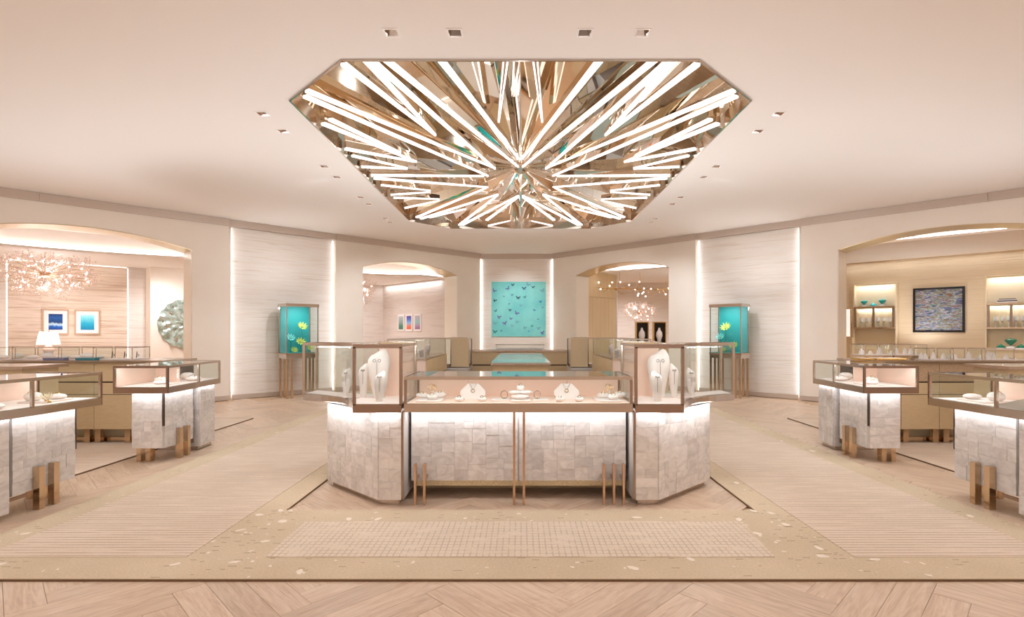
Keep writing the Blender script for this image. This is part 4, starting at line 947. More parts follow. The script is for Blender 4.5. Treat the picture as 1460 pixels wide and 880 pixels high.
# ------------------------------------------------------------------ teal vitrines in front of the niches
def petal_flower(mb, c, r, up, n=8, cup=0.35):
    z = Vector(up).normalized(); x = z.orthogonal().normalized(); y = z.cross(x); c = Vector(c)
    for i in range(n):
        t = 2*PI*i/n; d = x*math.cos(t) + y*math.sin(t); e = z.cross(d)
        A = c + d*r*0.12; B = c + d*r*0.6 + e*r*0.12 + z*r*cup*0.6; C = c + d*r + z*r*cup; D = c + d*r*0.6 - e*r*0.12 + z*r*cup*0.6
        mb.add([A, B, C, D, A - z*0.004, B - z*0.004, C - z*0.004, D - z*0.004], [(0, 1, 2, 3), (7, 6, 5, 4), (0, 4, 5, 1), (1, 5, 6, 2), (2, 6, 7, 3), (3, 7, 4, 0)])
    return mb
def vitrine(F, u0, n0, nm, fl):
    """F frame, footprint u0..u0+0.74, depth n0..n0+0.46 (n negative: in front of the wall)"""
    W, D = 0.74, 0.46; u1, n1 = u0+W, n0+D
    t = thing('teal_vitrine', F.p(u0+W/2, n0+D/2, 0), f'glass vitrine with teal backing on slim gold legs before the {nm} niche', 'display case')
    B = lambda name, a, b, c, d, e, f, m: obj(name, fbox(MB(), F, a, b, c, d, e, f), M[m], t)
    B('apron', u0, u1, n0, n1, 0.90, 0.985, 'chrome'); B('case_base', u0-0.01, u1+0.01, n0-0.01, n1+0.01, 0.985, 1.02, 'rosegold')
    for a in (u0, u0+0.10, u1-0.15, u1-0.05):
        for c in (n0, n1-0.05): B('leg', a, a+0.045, c, c+0.035, 0, 0.90, 'goldleg')
    B('teal_back', u0+0.03, u1-0.03, n1-0.03, n1-0.015, 1.02, 2.08, 'teal')
    B('case_bed', u0+0.02, u1-0.02, n0+0.02, n1-0.03, 1.02, 1.03, 'teal')
    B('case_roof', u0-0.01, u1+0.01, n0-0.01, n1+0.01, 2.08, 2.15, 'chrome')
    for a in (u0, u1-0.02):
        for c in (n0, n1-0.02): B('corner_post', a, a+0.02, c, c+0.02, 1.02, 2.08, 'chrome')
    B('glass_front', u0+0.02, u1-0.02, n0+0.004, n0+0.010, 1.02, 2.08, 'glassthin')
    for a in (u0+0.004, u1-0.010): B('glass_side', a, a+0.006, n0+0.02, n1-0.02, 1.02, 2.08, 'glassthin')
    c = F.p(u0+W/2, n0+0.12, 2.06); strip_lamp('vitrine_led', F.p(u0+0.1, n0+0.05, 2.07), F.p(u1-0.1, n0+0.05, 2.07), 0.02, 5, Vector(F.p(0, 0.35, -1)) - Vector(F.p(0, 0, 0)), SOFT)
    tow = Vector(F.p(0, -1, 0)) - Vector(F.p(0, 0, 0))
    for k, (a, z, r, m, lab) in enumerate(fl):
        base = Vector(F.p(u0+a, n0+0.26, 1.03)); top = Vector(F.p(u0+a+0.02, n0+0.22, z))
        f = thing('paper_flower', base, f'{lab} inside the {nm} teal vitrine', 'flower')
        obj('stem', MB().bar(base, top, 0.006, 6), M['stem'], f)
        obj('bloom', petal_flower(MB(), top, r*1.15, tow*0.75 + Vector((0, 0, 0.62)), 10, 0.45), M[m], f)
        obj('flower_centre', MB().ball(top + tow*0.01 + Vector((0, 0, 0.012)), r*0.16, r*0.16, r*0.12, 10, 5), M['petal'], f)
        if k < 2: obj('leaf', petal_flower(MB(), base.lerp(top, 0.4), r*0.9, (0, 0, 1), 2, 0.2), M['stem'], f)
FLW = [(0.47, 1.62, 0.11, 'petal', 'tall yellow green paper flower'), (0.20, 1.36, 0.10, 'petalteal', 'pale teal paper flower'), (0.43, 1.26, 0.11, 'petal', 'middle yellow green paper flower'), (0.66, 1.12, 0.08, 'petal', 'low yellow green paper flower near the edge'), (0.28, 1.08, 0.08, 'petal', 'lowest yellow green paper flower')]
FLW2 = [(0.27, 1.60, 0.12, 'petal', 'tall yellow green paper flower'), (0.14, 1.38, 0.10, 'petalteal', 'pale teal paper flower'), (0.46, 1.18, 0.10, 'petal', 'right hand yellow green paper flower'), (0.20, 1.07, 0.08, 'petal', 'lowest yellow green paper flower')]
vitrine(FL, 5.58, -0.72, 'left', [(0.74-a, z, r, m, l) for a, z, r, m, l in FLW])
vitrine(FR, 5.52, -0.72, 'right', FLW2)

# ------------------------------------------------------------------ chandeliers
def sputnik(c, R, RZ, top, n, label):
    t = thing('sputnik_chandelier', c, label, 'chandelier'); c = Vector(c)
    obj('cord', MB().bar(c, (c.x, c.y, top), 0.008, 6), M['chrome'], t)
    obj('canopy', MB().lathe([(0.001, -0.03), (0.07, -0.03), (0.07, 0), (0.001, 0)], (c.x, c.y, top), 16), M['chrome'], t)
    obj('core', MB().ball(c, 0.10, 0.10, 0.07), M['rosegold'], t)
    rnd = random.Random(3)
    for i in range(n):
        ph = PI*(3-math.sqrt(5))*i; zz = 1 - 2*(i+0.5)/n; rr = math.sqrt(1-zz*zz)
        d = Vector((R*rr*math.cos(ph), R*rr*math.sin(ph), RZ*zz)) * rnd.uniform(0.7, 1.08); tip = c + d
        arm = obj('arm', MB().bar(c + d*0.08, tip, 0.005, 5), M['rosegold'], t)
        cl = MB()
        for j in range(24):
            v = Vector((rnd.gauss(0, 1), rnd.gauss(0, 1), rnd.gauss(0, 0.8))).normalized() + d.normalized()*0.5
            e = tip + v*rnd.uniform(0.06, 0.17); cl.bar(tip, e, 0.003, 4); cl.ball(e, 0.015, 0.015, 0.015, 6, 3)
        tag(obj('crystal_spray', cl, M['crystal'], arm), kind='stuff')
        obj('bulb', MB().ball(tip, 0.020, 0.020, 0.020, 8, 5), M['bulb'], arm)
    return t
sputnik((at(64, 11.4), 11.4, zat(391, 11.4)), 0.80, 0.40, 3.64, 44, 'large sparkling crystal burst chandelier hanging beyond the left arch')
lamp('chandelier_glow', 'POINT', (at(64, 11.4), 11.4, zat(391, 11.4)-0.1), 12, SOFT, size=(0.3,))
# second burst seen at the edge of the inner left arch
sputnik((at(509, 16.6), 16.6, zat(412, 16.6)), 0.42, 0.40, 3.60, 22, 'small crystal burst chandelier half hidden by the inner left arch')
sputnik((at(912, 21.0), 21.0, zat(446, 21.0)), 0.55, 0.34, 3.72, 24, 'rosy crystal burst chandelier far behind the inner right arch')
c = Vector((at(908, 17.0), 17.0, zat(412, 17.0))); t = thing('branch_chandelier', c, 'long golden twig chandelier with small bulbs inside the inner right arch', 'chandelier')
for dx in (-0.55, 0.10): obj('cord', MB().bar(c + Vector((dx, 0, 0)), (c.x+dx, c.y, 3.64), 0.006, 5), M['gold'], t)
rnd = random.Random(8); obj('main_branch', MB().bar(c + Vector((-1.1, 0, 0.02)), c + Vector((1.1, 0, -0.03)), 0.014, 6), M['gold'], t)
for i in range(34):
    x = rnd.uniform(-1.1, 1.0); a = c + Vector((x, 0, 0)); e = a + Vector((rnd.uniform(-0.35, 0.35), rnd.uniform(-0.35, 0.35), rnd.uniform(-0.22, 0.24)))
    br = obj('twig', MB().bar(a, e, 0.007, 5, 0.004), M['gold'], t)
    if i % 2 == 0: obj('bulb', MB().ball(e, 0.024, 0.024, 0.024, 8, 5), M['bulb'], br)

# ------------------------------------------------------------------ table lamp on the left cabinet counter
x = at(69.5, 7.62); t = thing('table_lamp', (x, 7.62, 1.115), 'small table lamp with white tapered shade on the left cabinet counter', 'lamp')
obj('base', MB().lathe([(0.001, 0), (0.05, 0), (0.055, 0.01), (0.02, 0.03), (0.045, 0.07), (0.062, 0.12), (0.05, 0.17), (0.015, 0.20), (0.012, 0.26), (0.001, 0.26)], (x, 7.62, 1.115), 18), M['pinkwhite'], t)
obj('shade', MB().lathe([(0.135, 0.20), (0.10, 0.385), (0.097, 0.385), (0.132, 0.20)], (x, 7.62, 1.115), 24), M['shade'], t)
obj('finial', MB().bar((x, 7.62, 1.37), (x, 7.62, 1.515), 0.006, 8), M['gold'], t)
obj('bulb', MB().ball((x, 7.62, 1.41), 0.03, 0.03, 0.035, 10, 6), M['bulb'], t)

# ------------------------------------------------------------------ shelving in the right room
def goblet(x, y, z, r, m, label, flip=False):
    t = thing('glass_ornament', (x, y, z), label, 'ornament')
    if not flip:
        obj('foot', MB().lathe([(0.001, 0), (r*0.75, 0), (r*0.7, r*0.3), (r*0.12, r*0.55), (0.001, r*0.6)], (x, y, z), 16), M['white'], t)
        obj('bowl', MB().lathe([(0.001, r*0.55), (r*0.35, r*0.8), (r*0.95, r*1.55), (r, r*1.75), (r*0.7, r*1.95), (0.001, r*2.05)], (x, y, z), 20), M[m], t)
    else:
        obj('foot', MB().lathe([(0.001, 0), (r, 0), (r, r*0.15), (r*0.9, r*0.2), (0.001, r*0.2)], (x, y, z), 16), M['white'], t)
        obj('bowl', MB().lathe([(0.001, r*0.2), (r, r*0.22), (r*0.95, r*0.5), (r*0.35, r*0.9), (r*0.15, r*1.2), (0.001, r*1.25)], (x, y, z), 20), M[m], t)
def shelf_unit(u0, u1, zt, zs, zb, nm):
    n = RB; t = thing('wall_shelf', FR.p((u0+u1)/2, n-0.15, 0), f'lit cream shelf unit with bronze glass cabinet, {nm} of the black framed picture', 'shelf')
    B = lambda name, a, b, c, d, e, f, m: obj(name, fbox(MB(), FR, a, b, c, d, e, f), M[m], t)
    B('back_panel', u0, u1, n-0.02, n, 0.5, zt, 'cream')
    for a, b in ((u0-0.03, u0), (u1, u1+0.03)): B('side_frame', a, b, n-0.20, n, 0.5, zt+0.03, 'chrome' if 0 else 'cream')
    B('head_frame', u0, u1, n-0.20, n, zt, zt+0.03, 'cream')
    B('shelf_board', u0, u1, n-0.30, n-0.02, zs-0.02, zs+0.02, 'goldleg'); B('shelf_board', u0, u1, n-0.30, n-0.02, zb-0.02, zb+0.02, 'goldleg')
    B('base_cabinet', u0, u1, n-0.32, n-0.02, 0.0, zb-0.55, 'beige')
    m_ = (u0+u1)/2
    for a in (u0+0.01, m_-0.03, u1-0.05): B('bronze_post', a, a+0.05, n-0.30, n-0.24, zb+0.02, zs-0.02, 'framedark')
    B('cabinet_back', u0+0.05, u1-0.05, n-0.045, n-0.022, zb+0.02, zs-0.02, 'beige'); B('cabinet_glass', u0+0.06, u1-0.05, n-0.28, n-0.274, zb+0.02, zs-0.02, 'glassthin')
    strip_lamp('shelf_led', FR.p(u0+0.05, n-0.10, zs-0.03), FR.p(u1-0.05, n-0.10, zs-0.03), 0.02, 2, (0, 0, -1), SOFT)
    strip_lamp('shelf_led', FR.p(u0+0.05, n-0.10, zt-0.01), FR.p(u1-0.05, n-0.10, zt-0.01), 0.02, 2, (0, 0, -1), SOFT)
    for i in range(6):
        q = FR.p(u0+0.16+(u1-u0-0.3)*i/5, n-0.16, zb+0.02)
        g = thing('stemmed_glass', q, f'{ORD[i]} pale stemmed glass from the left in the {nm} bronze wall cabinet', 'glass', 'stemmed glasses in the wall shelves')
        obj('foot', MB().lathe([(0.001, 0), (0.035, 0), (0.005, 0.01), (0.005, 0.12), (0.001, 0.12)], q, 10), M['white'], g)
        obj('bowl', MB().lathe([(0.001, 0.12), (0.04, 0.15), (0.045, 0.2), (0.035, 0.26), (0.001, 0.26)], q, 12), M['white'], g)
    return t
(ua, Ya), (ub, Yb) = ufx(FR, 1219, RB-0.15), ufx(FR, 1277, RB-0.15)
shelf_unit(ua, ub, zat(407, Ya), zat(439, Ya), zat(468, Ya), 'left')
for px, r, lab in ((1232, 0.085, 'teal heart shaped glass ornament on the upper left shelf, first from the left'), (1258, 0.09, 'teal heart shaped glass ornament on the upper left shelf, nearest the picture')):
    u, Y = ufx(FR, px, RB-0.16); q = FR.p(u, RB-0.16, zat(439, Ya)+0.02); goblet(*q, r, 'tealglass', lab)
u, Y = ufx(FR, 1245, RB-0.16); goblet(*FR.p(u, RB-0.16, zat(439, Ya)+0.02), 0.085, 'tealglass', 'low teal glass ornament between the two heart shaped ones', True)
(uc, Yc), (ud, Yd) = ufx(FR, 1407, RB-0.15), ufx(FR, 1480, RB-0.15)
shelf_unit(uc, ud, zat(395, Yc), zat(434, Yc), zat(468, Yc), 'right')
u, Y = ufx(FR, 1441, RB-0.5)
t = thing('display_plinth', FR.p(u, RB-0.5, 0), 'low cream cabinet under the right shelf unit carrying green ornaments', 'cabinet')
zt_ = zat(497, Y)
obj('cabinet_body', fbox(MB(), FR, u-0.55, u+0.9, RB-0.70, RB-0.34, 0, zt_-0.03), M['cream'], t); obj('cabinet_top', fbox(MB(), FR, u-0.57, u+0.92, RB-0.72, RB-0.33, zt_-0.03, zt_), M['white'], t)
goblet(*FR.p(u, RB-0.5, zt_), 0.11, 'greenglass', 'tall green heart shaped glass ornament under the right shelf')
for px, lab in ((1427, 'low green glass ornament left of the tall green one'), (1456, 'low green glass ornament right of the tall green one')):
    u2, Y2 = ufx(FR, px, RB-0.5); goblet(*FR.p(u2, RB-0.5, zt_), 0.085, 'greenglass', lab, True)
u, Y = ufx(FR, 1437, RB-0.16); zb_ = zat(434, Yc)+0.02
for k, (m, hgt, lab) in enumerate((('white', 0.03, 'white book at the bottom of the stack on the right shelf'), ('black', 0.025, 'black book in the stack on the right shelf'), ('white', 0.02, 'white book near the top of the stack on the right shelf'), ('black', 0.018, 'black book topping the stack on the right shelf'))):
    bk = thing('book', FR.p(u, RB-0.16, zb_), lab, 'book', 'books on the right wall shelf')
    obj('cover', fbox(MB(), FR, u-0.19+k*0.012, u+0.17-k*0.01, RB-0.27, RB-0.06, zb_, zb_+hgt), M[m], bk)
    obj('pages', fbox(MB(), FR, u-0.185+k*0.012, u+0.172-k*0.01, RB-0.265, RB-0.065, zb_+0.004, zb_+hgt-0.004), M['cream'], bk); zb_ += hgt
t = thing('wall_sconce', FR.p(7.97, 1.0, 1.2), 'narrow lit glass panel in bronze frame beside the right arch', 'wall light')
(us, Ys) = ufx(FR, 1209, 2.2)
# narrow illuminated cabinet seen past the jamb
z0, z1 = zat(480, Ys), zat(441, Ys)
obj('frame', fbox(MB(), FR, us-0.07, us+0.07, 2.2, 2.26, z0-0.03, z1+0.03), M['goldleg'], t); obj('lit_panel', fbox(MB(), FR, us-0.045, us+0.045, 2.19, 2.2, z0, z1), M['shade'], t)
obj('pedestal', fbox(MB(), FR, us-0.1, us+0.1, 2.15, 2.35, 0, z0-0.03), M['beige'], t)
# ------------------------------------------------------------------ far counter with framed busts behind the inner right arch
Yf = 17.6; xa, xb = at(893, Yf), at(985, Yf)
t = thing('far_counter', ((xa+xb)/2, Yf, 0), 'distant counter carrying two gold framed necklace stands in the inner right room', 'counter')
obj('counter_body', MB().box(xa, xb, Yf, Yf+0.6, 0, zat(490, Yf)-0.04), M['brown'], t); obj('counter_top', MB().box(xa-0.03, xb+0.03, Yf-0.03, Yf+0.63, zat(490, Yf)-0.04, zat(490, Yf)), M['frame'], t)
for i, (a, b, lab) in enumerate(((908, 926, 'left gold framed black stand with white necklace bust on the distant counter'), (933, 951, 'right gold framed black stand with white necklace bust on the distant counter'))):
    x0, x1, z0, z1 = at(a, Yf), at(b, Yf), zat(490, Yf), zat(459, Yf)
    t = thing('necklace_stand', ((x0+x1)/2, Yf+0.2, z0), lab, 'jewelry display', 'framed necklace stands')
    for q in (x0, x1-0.03): obj('frame_post', MB().box(q, q+0.03, Yf+0.1, Yf+0.3, z0, z1), M['gold'], t)
    obj('frame_head', MB().box(x0+0.03, x1-0.03, Yf+0.1, Yf+0.3, z1-0.03, z1), M['gold'], t)
    obj('black_back', MB().box(x0+0.03, x1-0.03, Yf+0.27, Yf+0.29, z0, z1-0.03), M['black'], t)
    obj('necklace_bust', MB().lathe([(0.001, 0), (0.05, 0), (0.06, 0.1), (0.11, 0.25), (0.10, 0.36), (0.04, 0.46), (0.035, 0.52), (0.001, 0.53)], ((x0+x1)/2, Yf+0.19, z0), 14, 0.5), M['bust'], t)
for i in range(9):
    q = (at(896+i*9.5, Yf), Yf+0.05+0.02*(i % 2), zat(490, Yf))
    t = thing('ring_stand', q, f'{ORD[i]} tiny ring stand from the left on the distant counter', 'jewelry stand', 'ring stands on the distant counter')
    obj('cone', MB().lathe([(0.001, 0), (0.035, 0), (0.02, 0.05), (0.008, 0.09), (0.001, 0.095)], q, 10), M['gold' if i % 2 else 'white'], t)
# ------------------------------------------------------------------ jewellery displays
random.seed(9)
def ringlet(parent, c, R, nrm=(0, -1, 0.3), m='gold', r=0.0025, a1=2*PI, name='ring'):
    return obj(name, MB().torus(c, R, r, nrm, 18, 5, 0, a1), M[m], parent)
def pebble(x, y, z, rx, ry, h, label, jewel=None, m='bust', cat='jewelry cushion', name='display_cushion', group=None):
    """soft faceted cushion: flat foot, full belly, domed top"""
    t = thing(name, (x, y, z), label, cat, group)
    obj('cushion', MB().lathe([(0.001, 0), (0.6, 0), (0.92, 0.25), (1.0, 0.5), (0.86, 0.8), (0.5, 0.97), (0.001, 1.0)], (0, 0, 0), 14), M[m], t)
    o = t.children[0]
    for v in o.data.vertices: v.co = Vector(((v.co.x + x)*rx, (v.co.y + y)*ry, (v.co.z + z)*h)) if False else v.co
    for v in o.data.vertices:
        p = v.co + Vector((x, y, z)); v.co = Vector((p.x*rx, p.y*ry, p.z*h))
    if jewel: ringlet(t, (x, y - ry*0.35, z + h*0.98), min(rx, ry)*0.42, (0, -0.5, 1), jewel, 0.003, name='bracelet')
    return t
def fan(x, y, z, w_, h, label):
    """tilted octagonal necklace board on a small prop"""
    t = thing('necklace_board', (x, y, z), label, 'jewelry display')
    P = [(-0.30, 0), (-0.50, 0.30), (-0.50, 0.55), (-0.22, 1.0), (0.22, 1.0), (0.50, 0.55), (0.50, 0.30), (0.30, 0)]
    til = 0.35
    f = [(x + a*w_, y + b*h*til, z + b*h) for a, b in P]; bk = [(q[0], q[1]+0.02, q[2]) for q in f]
    obj('board', MB().loft([f, bk]), M['bust'], t)
    obj('prop', MB().obox((x-0.02, y+0.02+h*0.2, z), (0.04, 0, 0), (0, 0.03, 0), (0, 0.0, h*0.45)), M['bust'], t)
    c = Vector((x, y + 0.55*h*til - 0.004, z + 0.55*h))
    obj('pendant', MB().torus(c, 0.016, 0.003, (0, -1, til), 14, 5), M['gold'], t)
    ch = MB(); ch.bar(c + Vector((-0.004, 0, 0.016)), (x - 0.14*w_, y + h*til - 0.002, z + h), 0.0012, 4); ch.bar(c + Vector((0.004, 0, 0.016)), (x + 0.14*w_, y + h*til - 0.002, z + h), 0.0012, 4)
    obj('chain', ch, M['chrome'], t)
def tray(x0, x1, y0, y1, z, h, label, m='pinkwhite', name='display_tray', group=None):
    t = thing(name, ((x0+x1)/2, (y0+y1)/2, z), label, 'tray', group)
    obj('tray_base', MB().loft([[(x0+.006, y0+.006, z), (x1-.006, y0+.006, z), (x1-.006, y1-.006, z), (x0+.006, y1-.006, z)], [(x0, y0, z+h*0.5), (x1, y0, z+h*0.5), (x1, y1, z+h*0.5), (x0, y1, z+h*0.5)], [(x0+.003, y0+.003, z+h), (x1-.003, y0+.003, z+h), (x1-.003, y1-.003, z+h), (x0+.003, y1-.003, z+h)]]), M[m], t)
    obj('inlay', MB().box(x0+0.012, x1-0.012, y0+0.012, y1-0.012, z+h, z+h+0.001), M['bust'], t)
    return t
def bust(x, y, z, r, h, label, lean=0.0, jewel=True):
    """slender neck form with a slanted cut top"""
    t = thing('neck_form', (x, y, z), label, 'jewelry bust')
    prof = [(0.50, 0.0), (0.58, 0.12), (0.78, 0.35), (0.95, 0.58), (1.0, 0.72), (0.92, 0.86), (0.66, 0.97), (0.40, 1.0)]
    rings = []; n = 18
    for k, (q, f) in enumerate(prof):
        ring = []
        for i in range(n):
            a = 2*PI*i/n; cx, cy = q*r*math.cos(a), q*r*0.62*math.sin(a)
            zz = z + f*h - (0.12*h*(f**3))*(0.5 - math.cos(a)*math.copysign(0.5, lean if lean else 1))
            ring.append((x + cx + lean*h*f, y + cy, zz))
        rings.append(ring)
    mb = MB().loft(rings); mb.sm = True
    obj('form', mb, M['bust'], t)
    if jewel:
        c = Vector((x + lean*h*0.7, y - r*0.63, z + h*0.70))
        for dx in (-0.22, 0.22): ringlet(t, c + Vector((dx*r, -0.002, 0.03)), r*0.12, (0, -1, 0.1), 'dark', 0.0018, name='earring')
        obj('necklace', MB().bar(c + Vector((0, -0.002, 0.03)), c + Vector((0, -0.001, -0.10)), 0.0014, 5), M['dark'], t)
    return t
CZ = 0.884
cx_ = lambda px, Y=4.75: at(px, Y)
# centre case
tray(cx_(593, 4.62), cx_(630, 4.62), 4.585, 4.86, CZ, 0.012, 'white square tray at the left end of the central case')
tray(cx_(850, 4.62), cx_(887, 4.62), 4.585, 4.86, CZ, 0.012, 'white square tray at the right end of the central case')
tray(cx_(728, 4.62), cx_(757, 4.62), 4.585, 4.80, CZ, 0.014, 'white square tray in the middle of the central case')
tray(cx_(702, 4.8), cx_(727, 4.72), 4.66, 4.82, CZ, 0.010, 'low pale tray left of the middle stack in the central case')
tray(cx_(759, 4.72), cx_(782, 4.72), 4.66, 4.82, CZ, 0.010, 'low pale tray right of the middle stack in the central case')
fan(cx_(674, 4.80), 4.79, CZ, 0.225, 0.135, 'white octagonal necklace board left of centre in the central case')
fan(cx_(808, 4.80), 4.79, CZ, 0.225, 0.135, 'white octagonal necklace board right of centre in the central case')
TZ = CZ + 0.0131
for side, xs, wd in (('left', (604, 616, 624, 610), 1), ('right', (862, 874, 880, 868), 1)):
    spec = [(4.80, 0.055, 0.042, 0.045, 'back left'), (4.67, 0.048, 0.042, 0.05, 'front'), (4.81, 0.055, 0.04, 0.055, 'back right')]
    for px, (y, rx, ry, h, w_) in zip(xs, spec):
        pebble(at(px, y) + (0.02 if w_ == 'back right' else (-0.015 if w_ == 'back left' else 0)), y, TZ, rx, ry, h, f'white rounded cushion with bracelet, {w_} one on the {side} tray of the central case', 'gold')
    px = 617 if side == 'left' else 869
    t = thing('bracelet_stand', (at(px, 4.745), 4.745, TZ), f'slim arched bracelet stand holding two hoops on the {side} tray', 'jewelry stand')
    obj('stem', MB().bar((at(px, 4.745), 4.745, TZ), (at(px, 4.745), 4.745, TZ+0.085), 0.006, 8), M['bust'], t)
    for k in (0, 1): ringlet(t, (at(px, 4.745)-0.012+0.024*k, 4.745-0.01*k, TZ+0.10), 0.028-0.006*k, (0.2-0.4*k, -1, 0.25), 'gold', 0.0028, name='bracelet')
for px, lab in ((655, 'small round ring cushion at the left of the left octagonal board'), (687, 'small round ring cushion at the right of the left octagonal board'), (798, 'small round ring cushion at the left of the right octagonal board'), (826, 'small round ring cushion at the right of the right octagonal board')):
    pebble(at(px, 4.63), 4.63, CZ, 0.040, 0.035, 0.045, lab, 'framedark')
xm = at(742, 4.70)
pebble(xm, 4.70, CZ+0.0151, 0.085, 0.06, 0.045, 'wide lower cushion of the middle stack in the central case')
pebble(xm-0.045, 4.70, CZ+0.0605, 0.06, 0.045, 0.03, 'left upper cushion of the middle stack in the central case')
pebble(xm+0.045, 4.70, CZ+0.0605, 0.06, 0.045, 0.03, 'right upper cushion of the middle stack in the central case')
pebble(xm, 4.70, CZ+0.091, 0.035, 0.035, 0.05, 'small round knob with ring on top of the middle stack', 'framedark')
for px, s in ((719, 'left'), (766, 'right')):
    t = thing('bracelet', (at(px, 4.74), 4.74, CZ+0.0112), f'dark open bangle standing on the low pale {s} tray', 'bracelet')
    obj('hoop', MB().torus((at(px, 4.74), 4.74, CZ+0.048), 0.034, 0.003, (0.5, -1, 0.1), 18, 5), M['framedark'], t)
    obj('clasp', MB().ball((at(px, 4.74), 4.735, CZ+0.018), 0.007, 0.007, 0.007, 8, 5), M['gold'], t)
# towers
FZ = 0.880
for s, nm in ((1, 'left'), (-1, 'right')):
    X = lambda x: CXI + s*(x - CXI)
    bust(X(-1.31), 4.93, FZ, 0.105, 0.455, f'largest white neck form with earrings in the {nm} tower case', 0.0)
    bust(X(-1.235), 4.66, FZ, 0.055, 0.27, f'front short white neck form in the {nm} tower case', s*0.06)
    bust(X(-1.47), 4.98, FZ, 0.05, 0.32, f'slim white neck form beside the largest one in the {nm} tower case', s*0.03)
    bust(X(-1.69), 5.16, FZ, 0.048, 0.265, f'outermost slim white neck form in the {nm} tower case', s*0.05)
    b = X(-1.56); tray(b-0.07, b+0.07, 4.90-0.0, 4.97, FZ, 0.01, f'thin pale tray on the floor of the {nm} tower case')
# wing cases
WZ = 0.876
def wingset(s, ox, far, nm):
    X = lambda x: ox + s*x
    yy = (lambda y: y) if far else NEAR
    w_ = 'far' if far else 'near'
    x0, x1 = sorted((X(4.08), X(4.32)))
    tray(x0, x1, *sorted((yy(6.08), yy(6.38))), WZ, 0.012, f'pale tray in the {w_} {nm} wing case', group='trays in the wing cases')
    for k, (x, y, rx, ry, h, lab) in enumerate(((4.16, 6.16, 0.075, 0.06, 0.045, 'low white cushion with bracelet'), (4.25, 6.30, 0.07, 0.06, 0.075, 'taller white cushion with ring'))):
        pebble(X(x), yy(y), WZ+0.0131, rx, ry, h, f'{lab} on the tray in the {w_} {nm} wing case', 'gold')
    pebble(X(4.16), yy(6.78), WZ, 0.09, 0.10, 0.055, f'broad white cushion deep inside the {w_} {nm} wing case', 'framedark')
    pebble(X(4.34), yy(6.95), WZ, 0.08, 0.09, 0.09, f'domed white cushion at the back of the {w_} {nm} wing case', None)
wingset(-1, OXL, True, 'left'); wingset(1, OXR, True, 'right'); wingset(-1, OXL, False, 'left'); wingset(1, OXR, False, 'right')
# ruffled cream flower brooch stand in the near left wing
q = (OXL-4.10, 4.62, WZ); t = thing('flower_brooch_stand', q, 'cream ruffled flower ornament in the near left wing case', 'ornament')
obj('ruffles', petal_flower(petal_flower(MB(), (q[0], q[1], WZ+0.02), 0.06, (0, -0.3, 1), 9, 0.9), (q[0], q[1], WZ+0.03), 0.045, (0, -0.3, 1), 7, 1.2), M['cream'], t)
obj('foot', MB().lathe([(0.001, 0), (0.03, 0), (0.02, 0.02), (0.001, 0.025)], q, 12), M['gold'], t)
# long tilted ramp with pillows in the near right wing
x = OXR + 4.12; t = thing('display_ramp', (x, 4.45, WZ), 'white sloping display ramp in the near right wing case', 'jewelry display')
obj('ramp', MB().loft([[(x-0.10, 4.40, WZ), (x+0.14, 4.40, WZ), (x+0.14, 4.40, WZ+0.012), (x-0.10, 4.40, WZ+0.012)], [(x-0.10, 4.12, WZ), (x+0.14, 4.12, WZ), (x+0.14, 4.12, WZ+0.10), (x-0.10, 4.12, WZ+0.10)]]), M['bust'], t)
for k in range(6): obj('ring', MB().torus((x-0.08+k*0.035, 4.13, WZ+0.105), 0.012, 0.003, (0, -1, 0.2), 12, 5), M['gold'], t)

# ------------------------------------------------------------------ glass cases on the tan cabinet counters
def glass_case(x0, x1, y0, y1, z0, z1, label, group):
    t = thing('glass_case', ((x0+x1)/2, (y0+y1)/2, z0), label, 'display case', group)
    obj('case_bed', MB().box(x0, x1, y0, y1, z0, z0+0.012), M['pinkwhite'], t)
    for y in (y0, y1-0.005): obj('glass_pane', MB().box(x0+0.008, x1-0.008, y, y+0.005, z0+0.012, z1), M['glassthin'], t)
    for x in (x0, x1-0.005): obj('glass_pane', MB().box(x, x+0.005, y0+0.008, y1-0.008, z0+0.012, z1), M['glassthin'], t)
    obj('lid', MB().box(x0-0.004, x1+0.004, y0-0.004, y1+0.004, z1, z1+0.006), M['glasstop'], t)
    for x in (x0, x1):
        for y in (y0, y1): obj('corner_post', MB().box(x-0.004, x+0.004, y-0.004, y+0.004, z0+0.012, z1), M['chrome'], t)
    for y in (y0, y1): obj('lid_edge', MB().box(x0-0.005, x1+0.005, y-0.005, y+0.005, z1+0.001, z1+0.010), M['chrome'], t)
    return t
KZ = 1.115
segsL = [(0, 40), (42, 104), (106, 152), (154, 206)]
for i, (a, b) in enumerate(segsL):
    x0, x1 = at(a, 7.4), at(b, 7.4)
    glass_case(x0+0.01, x1-0.01, 7.18, 7.52, KZ, KZ+0.165, f'low glass case on the left cabinet counter, {ORD[i]} from the left', 'glass cases on the left cabinet counter')
    n = 3 if i else 2
    for k in range(n):
        xx = x0 + (x1-x0)*(k+0.5)/n
        if i == 3: 
            q = (xx, 7.36, KZ+0.012); t = thing('ring_stand', q, f'{ORD[k]} dark ring stand from the left in the rightmost case, left cabinet counter', 'jewelry stand', 'ring stands in the left glass case')
            obj('foot', MB().box(xx-0.05, xx+0.05, 7.32, 7.40, KZ+0.012, KZ+0.02), M['white'], t); obj('stem', MB().bar((xx, 7.36, KZ+0.02), (xx+0.01, 7.36, KZ+0.11), 0.005, 6), M['black'], t); obj('ring', MB().torus((xx+0.02, 7.36, KZ+0.06), 0.014, 0.004, (1, -1, 0), 12, 5), M['black'], t)
        else: pebble(xx, 7.34, KZ+0.012, 0.075, 0.07, 0.05 + 0.03*(k % 2), f'{ORD[k]} white cushion in the {ORD[i]} glass case from the left, left counter', None, 'bust', group='cushions in the left glass cases')
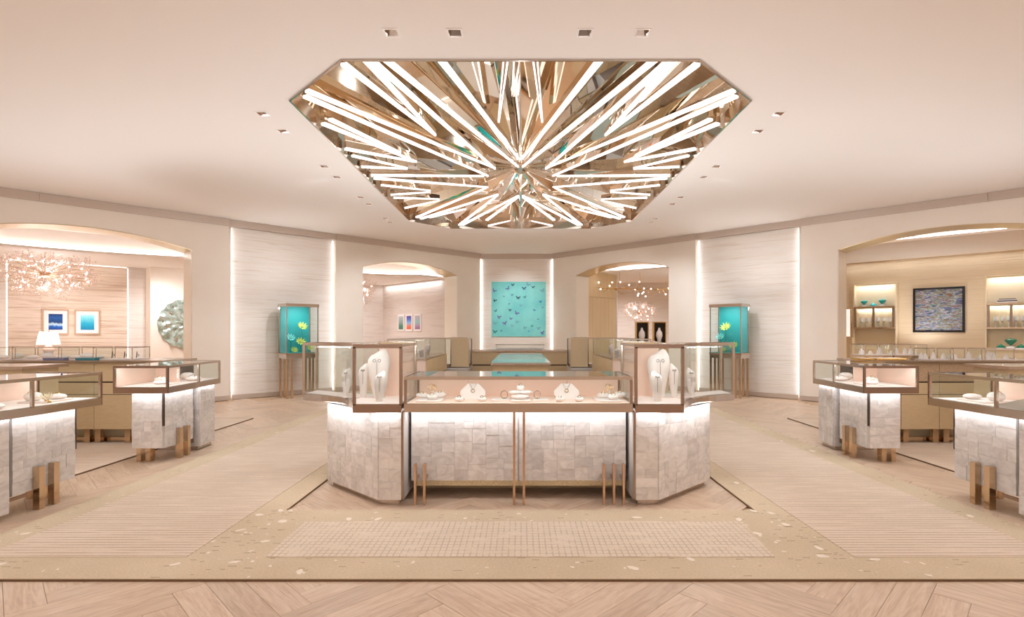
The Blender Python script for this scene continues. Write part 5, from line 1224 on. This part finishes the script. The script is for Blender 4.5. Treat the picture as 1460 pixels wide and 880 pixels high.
for a, b, m, lab in ((65, 94, 'slate', 'flat slate blue box lying on the front edge of the left cabinet counter'), (111, 138, 'tealbox', 'flat turquoise box lying on the front edge of the left cabinet counter')):
    if m not in M: M['slate'] = plain('slate_blue', (130, 130, 158), 0.5); M['tealbox'] = plain('turquoise_box', (70, 140, 150), 0.5)
    t = thing('gift_box', (at((a+b)/2, 7.12), 7.12, KZ), lab, 'box')
    obj('box_base', MB().box(at(a, 7.12), at(b, 7.12), 7.08, 7.165, KZ, KZ+0.022), M[m], t); obj('box_lid', MB().box(at(a, 7.12)-0.003, at(b, 7.12)+0.003, 7.077, 7.168, KZ+0.022, KZ+0.034), M[m], t)
segsR = [(1222, 1262), (1264, 1310), (1313, 1344), (1347, 1388), (1391, 1433)]
for i, (a, b) in enumerate(segsR):
    y0, y1 = (7.42, 7.74) if i < 2 else (7.16, 7.44); yc = (y0+y1)/2
    x0, x1 = at(a, yc), at(b, yc); z0 = KZ + (0.05 if i < 2 else 0)
    if i < 2:
        t = thing('gold_plinth', ((x0+x1)/2, yc, KZ), f'{("left","right")[i]} gold block plinth under a raised glass case on the right cabinet counter', 'plinth')
        obj('plinth_body', MB().box(x0, x1, y0, y1, KZ, z0-0.006), M['goldleg'], t); obj('plinth_cap', MB().box(x0-0.004, x1+0.004, y0-0.004, y1+0.004, z0-0.006, z0), M['gold'], t)
    glass_case(x0+0.006, x1-0.006, y0, y1, z0, z0+0.15, f'small glass case full of white stands on the right cabinet counter, {ORD[i]} from the left', 'glass cases on the right cabinet counter')
    for k in range(5):
        xx = x0 + (x1-x0)*(k+0.6)/5.4; h = random.uniform(0.05, 0.11); q = (xx, yc + random.uniform(-.08, .08), z0+0.012)
        t = thing('ring_stand', q, f'{ORD[k]} white stand in the {ORD[i]} glass case from the left, right counter', 'jewelry stand', 'white stands in the right glass cases')
        obj('cone', MB().lathe([(0.001, 0), (0.034, 0), (0.03, 0.01), (0.022, h*0.6), (0.010, h), (0.001, h)], q, 10), M['bust'], t)
        obj('ring', MB().torus((q[0], q[1], q[2]+h*0.8), 0.014, 0.003, (0, -0.4, 1), 12, 5), M['chrome'], t)
for i, (a, b) in enumerate(((1221, 1240), (1243, 1285))):
    x0, x1 = at(a, 7.22), at(b, 7.22)
    tray(x0, x1, 7.12, 7.34, KZ, 0.03, f'{("small","long")[i]} gold tray on the left part of the right cabinet counter', 'gold')
# stands in the glass cases of the island sides and the cut-in cases
for s, nm in ((-1, 'left'), (1, 'right')):
    for k, (y, h) in enumerate(((8.1, 0.16), (8.7, 0.12), (9.3, 0.18))):
        bust(CXI + s*1.60, y, 1.111, 0.05, h, f'{ORD[k]} nearest white neck form in the glass case on the {nm} side of the island', 0.0, False)
